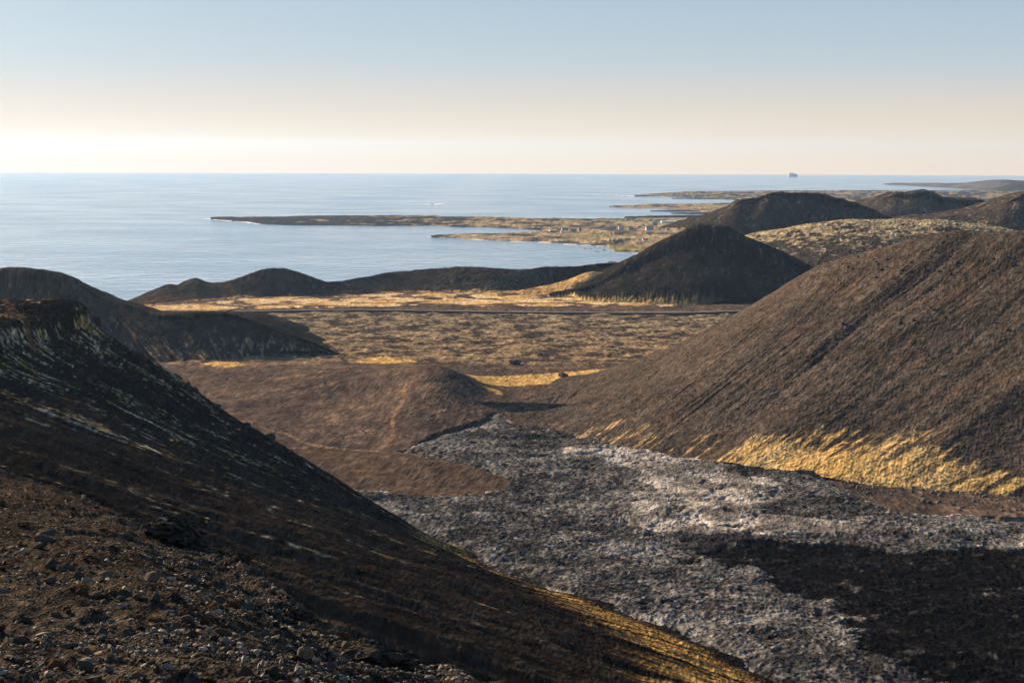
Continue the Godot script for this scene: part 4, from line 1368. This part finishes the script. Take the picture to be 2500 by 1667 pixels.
func build_town() -> void:
	var white := Color(0.46, 0.46, 0.455)
	var pale := Color(0.27, 0.28, 0.30)
	var slate := Color(0.16, 0.18, 0.22)
	for q in [[1350, 565, 18, 3, white, white, 0.3, "long low white building at the edge of the inlet"], [1379, 562, 15, 4.5, pale, slate, 0.5, "grey house between the long white building and the green field"], [1400, 565, 13, 5, pale, slate, 0.5, ""], [1416, 563, 7, 4.5, slate, slate, 0.5, ""],
		[1496, 559, 17, 4.5, pale, slate, 0.6, ""], [1517, 559, 13, 5.5, Color(0.55, 0.6, 0.66), slate, 0.5, ""], [1541, 560.5, 11, 5, pale, slate, 0.5, ""], [1562, 556, 9, 3, pale, slate, 0.5, ""], [1586, 561, 18, 6, Color(0.4, 0.43, 0.5), slate, 0.5, "large dark roofed house among the town fields"], [1599.5, 550, 11, 5, pale, Color(0.3, 0.36, 0.44), 0.9, "grey dome shaped hall above the town fields"],
		[1611, 560, 6, 3, white, slate, 0.6, ""], [1631, 561, 10, 2.5, pale, slate, 0.5, ""], [1662, 554, 17, 3.5, white, white, 0.2, "long white warehouse standing alone in straw fields"], [1634, 543.5, 40, 3.5, white, Color(0.6, 0.63, 0.66), 0.3, "longest white fish hall by the harbour"], [1680, 544, 36, 3.5, Color(0.6, 0.64, 0.68), pale, 0.3, "grey white harbour hall behind the cone"], [1622, 541, 9, 4, Color(0.25, 0.33, 0.45), slate, 0.5, ""],
		[1513, 586, 12, 2.5, pale, slate, 0.5, ""], [1533, 586, 13, 3.5, pale, slate, 0.5, ""], [1576, 587, 13, 3.5, white, slate, 0.5, ""], [1560, 585, 5, 2, pale, slate, 0.5, ""], [1450, 541, 15, 1.6, pale, slate, 0.3, ""], [1571, 552, 5, 2.5, slate, slate, 0.5, ""], [1480, 557, 6, 2.2, slate, slate, 0.5, ""], [1372, 566, 6, 1.8, white, slate, 0.4, ""], [1549, 541, 12, 1.8, Color(0.5, 0.55, 0.62), slate, 0.3, ""]]:
		house(q[0], q[1], q[2], q[3], q[4], q[5], q[6], q[7] if q[7] else {white: "small white house", pale: "small grey house", slate: "dark slate house"}.get(q[4], "bluish house") + (" of the far coastal town" if q[1] < 570.0 else " in the straw fields behind the dark rocky shore"), "" if q[7] else "houses of the far town")
	for k in 14:
		house(1690 + sin(k * 4.1) * 40.0, 473 + k * 0.55, 3.0 + k % 3, 1.6, white, pale, 0.5, "tiny white building on the hazy headland", "buildings on the hazy headland")
	# breakwaters: long heaps of dark blocks
	var m := ground_material(0.8, 0.9, 33)
	for q in [[1524, 1584, 533.2, 531.6, 6.5, "short dark breakwater closing the harbour"], [1576, 1715, 530.6, 529, 6.0, "long dark breakwater behind the short one"]]:
		var rows := [[], [], [], [], []]
		for i in 24:
			var x := lerpf(q[0], q[1], i / 23.0)
			var p := at_e(x, lerpf(q[2], q[3], i / 23.0), 0.0)
			var k: float = q[4] * (0.15 if i == 0 else 1.0)
			rows[0].append(p + Vector3(0, -3, -30))
			rows[1].append(p + Vector3(0, k, -8))
			rows[2].append(p + Vector3(0, k + 0.8, 0))
			rows[3].append(p + Vector3(0, k, 8))
			rows[4].append(p + Vector3(0, -3, 30))
		show_grid(loft(rows, 160, 16, func(p, u, v): return n_f.get_noise_2d(p.x * 0.25, p.z * 0.25) * 1.2, func(p, u, v, h, n): return Color(0.04, 0.042, 0.046) * (1.0 + n_f.get_noise_2d(p.x * 0.2, p.z * 0.2) * 0.5)), "breakwater", m, q[5], "breakwater", 3.0)
	# lighthouse on the peninsula
	var p := at_e(806, 529.5, 4.0)
	var o := Node3D.new()
	o.name = "lighthouse"
	add_child(o)
	o.position = p
	tag(o, "small orange lighthouse standing on the low peninsula", "lighthouse")
	var c := CylinderMesh.new()
	c.top_radius = 1.5
	c.bottom_radius = 2.1
	c.height = 9.0
	c.radial_segments = 12
	mesh_of("tower", c, plain(Color(0.6, 0.2, 0.06), 0.7), o, Vector3(0, 3.5, 0))
	var l := CylinderMesh.new()
	l.top_radius = 0.9
	l.bottom_radius = 1.0
	l.height = 1.8
	var lantern := mesh_of("lantern", l, plain(Color(0.5, 0.16, 0.06), 0.4), o, Vector3(0, 8.95, 0))
	var rf := CylinderMesh.new()
	rf.top_radius = 0.1
	rf.bottom_radius = 1.3
	rf.height = 0.9
	mesh_of("roof", rf, plain(Color(0.5, 0.16, 0.06), 0.5), lantern, Vector3(0, 1.35, 0))

# ---------------------------------------------------------------- boat, foam
func foam_sheet(pts: Array, widths: Array, called: String, label: String, m: Material) -> void:
	var st := SurfaceTool.new()
	st.begin(Mesh.PRIMITIVE_TRIANGLES)
	for k in pts.size() - 1:
		var a: Vector3 = pts[k]
		var b: Vector3 = pts[k + 1]
		var s := (b - a).cross(Vector3.UP).normalized()
		var wa: float = widths[k]
		var wb: float = widths[k + 1]
		if wa < 0.05 and wb < 0.05:
			continue
		for q in [a - s * wa, b - s * wb, a + s * wa, a + s * wa, b - s * wb, b + s * wb]:
			st.set_normal(Vector3.UP)
			st.add_vertex(q)
	st.set_material(m)
	var o := MeshInstance3D.new()
	o.mesh = st.commit()
	o.name = called
	add_child(o, true)
	tag(o, label, "foam", "", "stuff")

func build_sea_things() -> void:
	var foam := plain(Color(0.75, 0.77, 0.78), 0.9)
	var lines := [[[[500, 534.5], [530, 533], [570, 531], [620, 530.3], [680, 529.6], [730, 528.6]], "surf breaking along the tip of the peninsula"],
		[[[520, 535.6], [560, 539], [600, 542], [640, 548]], "thin surf on the bay side of the peninsula tip"],
		[[[1030, 578.5], [1060, 578.8], [1110, 580.8], [1150, 583.8], [1200, 586.8]], "surf at the tip of the dark rocky shore"],
		[[[1320, 590.8], [1400, 597], [1440, 599], [1482, 602]], "surf along the bay below the straw fields"],
		[[[1500, 616], [1540, 618], [1570, 618.5]], "surf below the cone"],
		[[[1250, 589], [1280, 590], [1320, 591]], "surf on the dark rocky shore"],
		[[[1545, 478.4], [1500, 476], [1440, 474.5]], "pale line of surf off the hazy headland"]]
	for l in lines:
		var pts := []
		var ws := []
		var a: Array = l[0]
		for k in 70:
			var t := k / 69.0 * (a.size() - 1)
			var i := mini(int(t), a.size() - 2)
			var q := Vector2(a[i][0], a[i][1]).lerp(Vector2(a[i + 1][0], a[i + 1][1]), t - i)
			var p := at_e(q.x, q.y, 0.35)
			pts.append(p)
			ws.append(maxf(0.0, n_a.get_noise_2d(p.x * 0.02, p.z * 0.006) + 0.12) * 34.0)
		foam_sheet(pts, ws, "surf", l[1], foam)
	# skerries off the bay
	var sm := plain(Color(0.03, 0.03, 0.032), 0.9)
	for q in [[1428, 606.5, 9], [1443, 606.8, 7], [1455, 613, 12], [1460, 615, 9], [1475, 610, 10], [1496, 638.5, 24], [1520, 636, 14], [545, 536, 12], [560, 535, 18], [1120, 579, 20], [1090, 578.6, 14]]:
		var o := MeshInstance3D.new()
		o.mesh = rock_mesh(700 + int(q[0]), 1, sm, 0.25)
		o.name = "skerry_rock"
		add_child(o, true)
		o.position = at_e(q[0], q[1], 0.3)
		o.scale = Vector3(q[2] * -o.position.z / F * 0.5, 5.0, 18.0)
		tag(o, "low black rock awash near the shore", "rock", "rocks awash near the shore")
	# the boat
	var b := Node3D.new()
	b.name = "fishing_boat"
	add_child(b)
	b.position = at_e(1055.5, 499.0, 0.0)
	b.rotation.y = -0.15
	tag(b, "small fishing boat under way far out, white wake", "boat")
	var st := SurfaceTool.new()
	st.begin(Mesh.PRIMITIVE_TRIANGLES)
	var sec := []
	for k in 9:
		var t := k / 8.0
		var z := lerpf(9.0, -10.0, t)
		var w := 2.7 * sqrt(maxf(0.02, 1.0 - pow(t, 3.0)))
		sec.append([Vector3(-w, 2.2 + t * t * 1.3, z), Vector3(-w * 0.7, -0.6, z + t), Vector3(w * 0.7, -0.6, z + t), Vector3(w, 2.2 + t * t * 1.3, z)])
	for k in 8:
		for i in 4:
			var p0: Vector3 = sec[k][i]
			var p1: Vector3 = sec[k][(i + 1) % 4]
			var p2: Vector3 = sec[k + 1][i]
			var p3: Vector3 = sec[k + 1][(i + 1) % 4]
			for q in [p0, p1, p2, p1, p3, p2]:
				st.add_vertex(q)
	st.generate_normals()
	mesh_of("hull", st.commit(), plain(Color(0.10, 0.12, 0.16), 0.5), b)
	var cabin := mesh_of("cabin", box(Vector3(3.2, 3.4, 5.0)), plain(Color(0.7, 0.72, 0.74), 0.6), b, Vector3(0, 4.0, -2.0))
	var mast := CylinderMesh.new()
	mast.top_radius = 0.08
	mast.bottom_radius = 0.14
	mast.height = 6.0
	mesh_of("mast", mast, plain(Color(0.3, 0.3, 0.3), 0.5), cabin, Vector3(0, 4.6, 1.0))
	foam_sheet([at_e(1016, 497.2, 0.35), at_e(1030, 497.8, 0.35), at_e(1045, 498.6, 0.35), at_e(1054, 499.2, 0.35)], [4.0, 7.0, 10.0, 16.0], "wake", "white wake trailing beside the fishing boat towards the open sea", foam)
	foam_sheet([at_e(1057, 499.2, 0.35), at_e(1066, 498.4, 0.35), at_e(1085, 496, 0.35)], [18.0, 10.0, 3.0], "wake", "white wake trailing beside the fishing boat towards the land", foam)

# ---------------------------------------------------------------- trail markers and a walker
func stake(p: Vector3, h: float, top: Color, label: String, group: String) -> void:
	var o := Node3D.new()
	o.name = "trail_marker"
	add_child(o, true)
	o.position = p
	tag(o, label, "marker", group)
	var c := CylinderMesh.new()
	c.top_radius = 0.06
	c.bottom_radius = 0.08
	c.height = h * 0.7 + 0.4
	mesh_of("post", c, plain(Color(0.55, 0.45, 0.32), 0.8), o, Vector3(0, h * 0.35 - 0.2, 0))
	var t := CylinderMesh.new()
	t.top_radius = 0.10
	t.bottom_radius = 0.10
	t.height = h * 0.3
	mesh_of("top_band", t, plain(top, 0.5), o, Vector3(0, h * 0.85, 0))

func build_markers() -> void:
	var p := at_d(57, 748, 985.0)
	stake(p, 1.7, Color(0.85, 0.6, 0.08), "yellow topped trail marker on the crest of the near ridge", "")
	for q in [[700, 1098], [1091, 978], [1088, 1183], [741, 1092]]:
		var g := on_v(q[0], q[1])
		g.y = ground(g.x, -g.z)
		stake(g, 2.0, Color(0.75, 0.72, 0.65), "thin pale trail marker standing on the brown valley floor", "trail markers on the valley floor")
	# the walker: one body, dark clothes, mid-stride
	var w := on_v(705, 1092)
	w.y = ground(w.x, -w.z)
	var st := SurfaceTool.new()
	st.begin(Mesh.PRIMITIVE_TRIANGLES)
	var limbs := [[Vector3(-0.16, 0.02, 0.25), Vector3(-0.12, 0.48, 0.1), 0.06, 0.07], [Vector3(-0.12, 0.48, 0.1), Vector3(-0.09, 0.92, 0), 0.07, 0.10], [Vector3(0.14, 0.02, -0.28), Vector3(0.12, 0.48, -0.06), 0.06, 0.07], [Vector3(0.12, 0.48, -0.06), Vector3(0.09, 0.92, 0), 0.07, 0.10],
		[Vector3(0, 0.86, 0), Vector3(0, 1.18, -0.02), 0.17, 0.17], [Vector3(0, 1.18, -0.02), Vector3(0, 1.46, -0.03), 0.18, 0.14], [Vector3(0, 1.46, -0.03), Vector3(0, 1.56, -0.05), 0.07, 0.06], [Vector3(0, 1.55, -0.05), Vector3(0, 1.76, -0.06), 0.09, 0.08],
		[Vector3(-0.2, 1.42, -0.03), Vector3(-0.27, 1.12, -0.1), 0.06, 0.05], [Vector3(-0.27, 1.12, -0.1), Vector3(-0.25, 0.86, -0.22), 0.05, 0.04], [Vector3(0.2, 1.42, -0.03), Vector3(0.27, 1.12, 0.06), 0.06, 0.05], [Vector3(0.27, 1.12, 0.06), Vector3(0.26, 0.86, 0.14), 0.05, 0.04]]
	for l in limbs:
		var a: Vector3 = l[0]
		var b: Vector3 = l[1]
		var ax := (b - a).normalized()
		var sx := ax.cross(Vector3(0.3, 0.1, 1)).normalized()
		var sy := ax.cross(sx)
		for k in 8:
			var c0 := sx * cos(k / 8.0 * TAU) + sy * sin(k / 8.0 * TAU)
			var c1 := sx * cos((k + 1) / 8.0 * TAU) + sy * sin((k + 1) / 8.0 * TAU)
			var q := [a + c0 * l[2], a + c1 * l[2], b + c0 * l[3], b + c1 * l[3]]
			for v in [q[0], q[2], q[1], q[1], q[2], q[3], b + ax * l[3] * 0.7, q[3], q[2], a - ax * l[2] * 0.7, q[0], q[1]]:
				st.add_vertex(v)
	st.generate_normals()
	var o := MeshInstance3D.new()
	o.mesh = st.commit()
	o.material_override = plain(Color(0.03, 0.035, 0.06), 0.8)
	o.name = "person"
	add_child(o)
	o.position = w
	tag(o, "walker in dark clothes on the brown valley floor", "person")
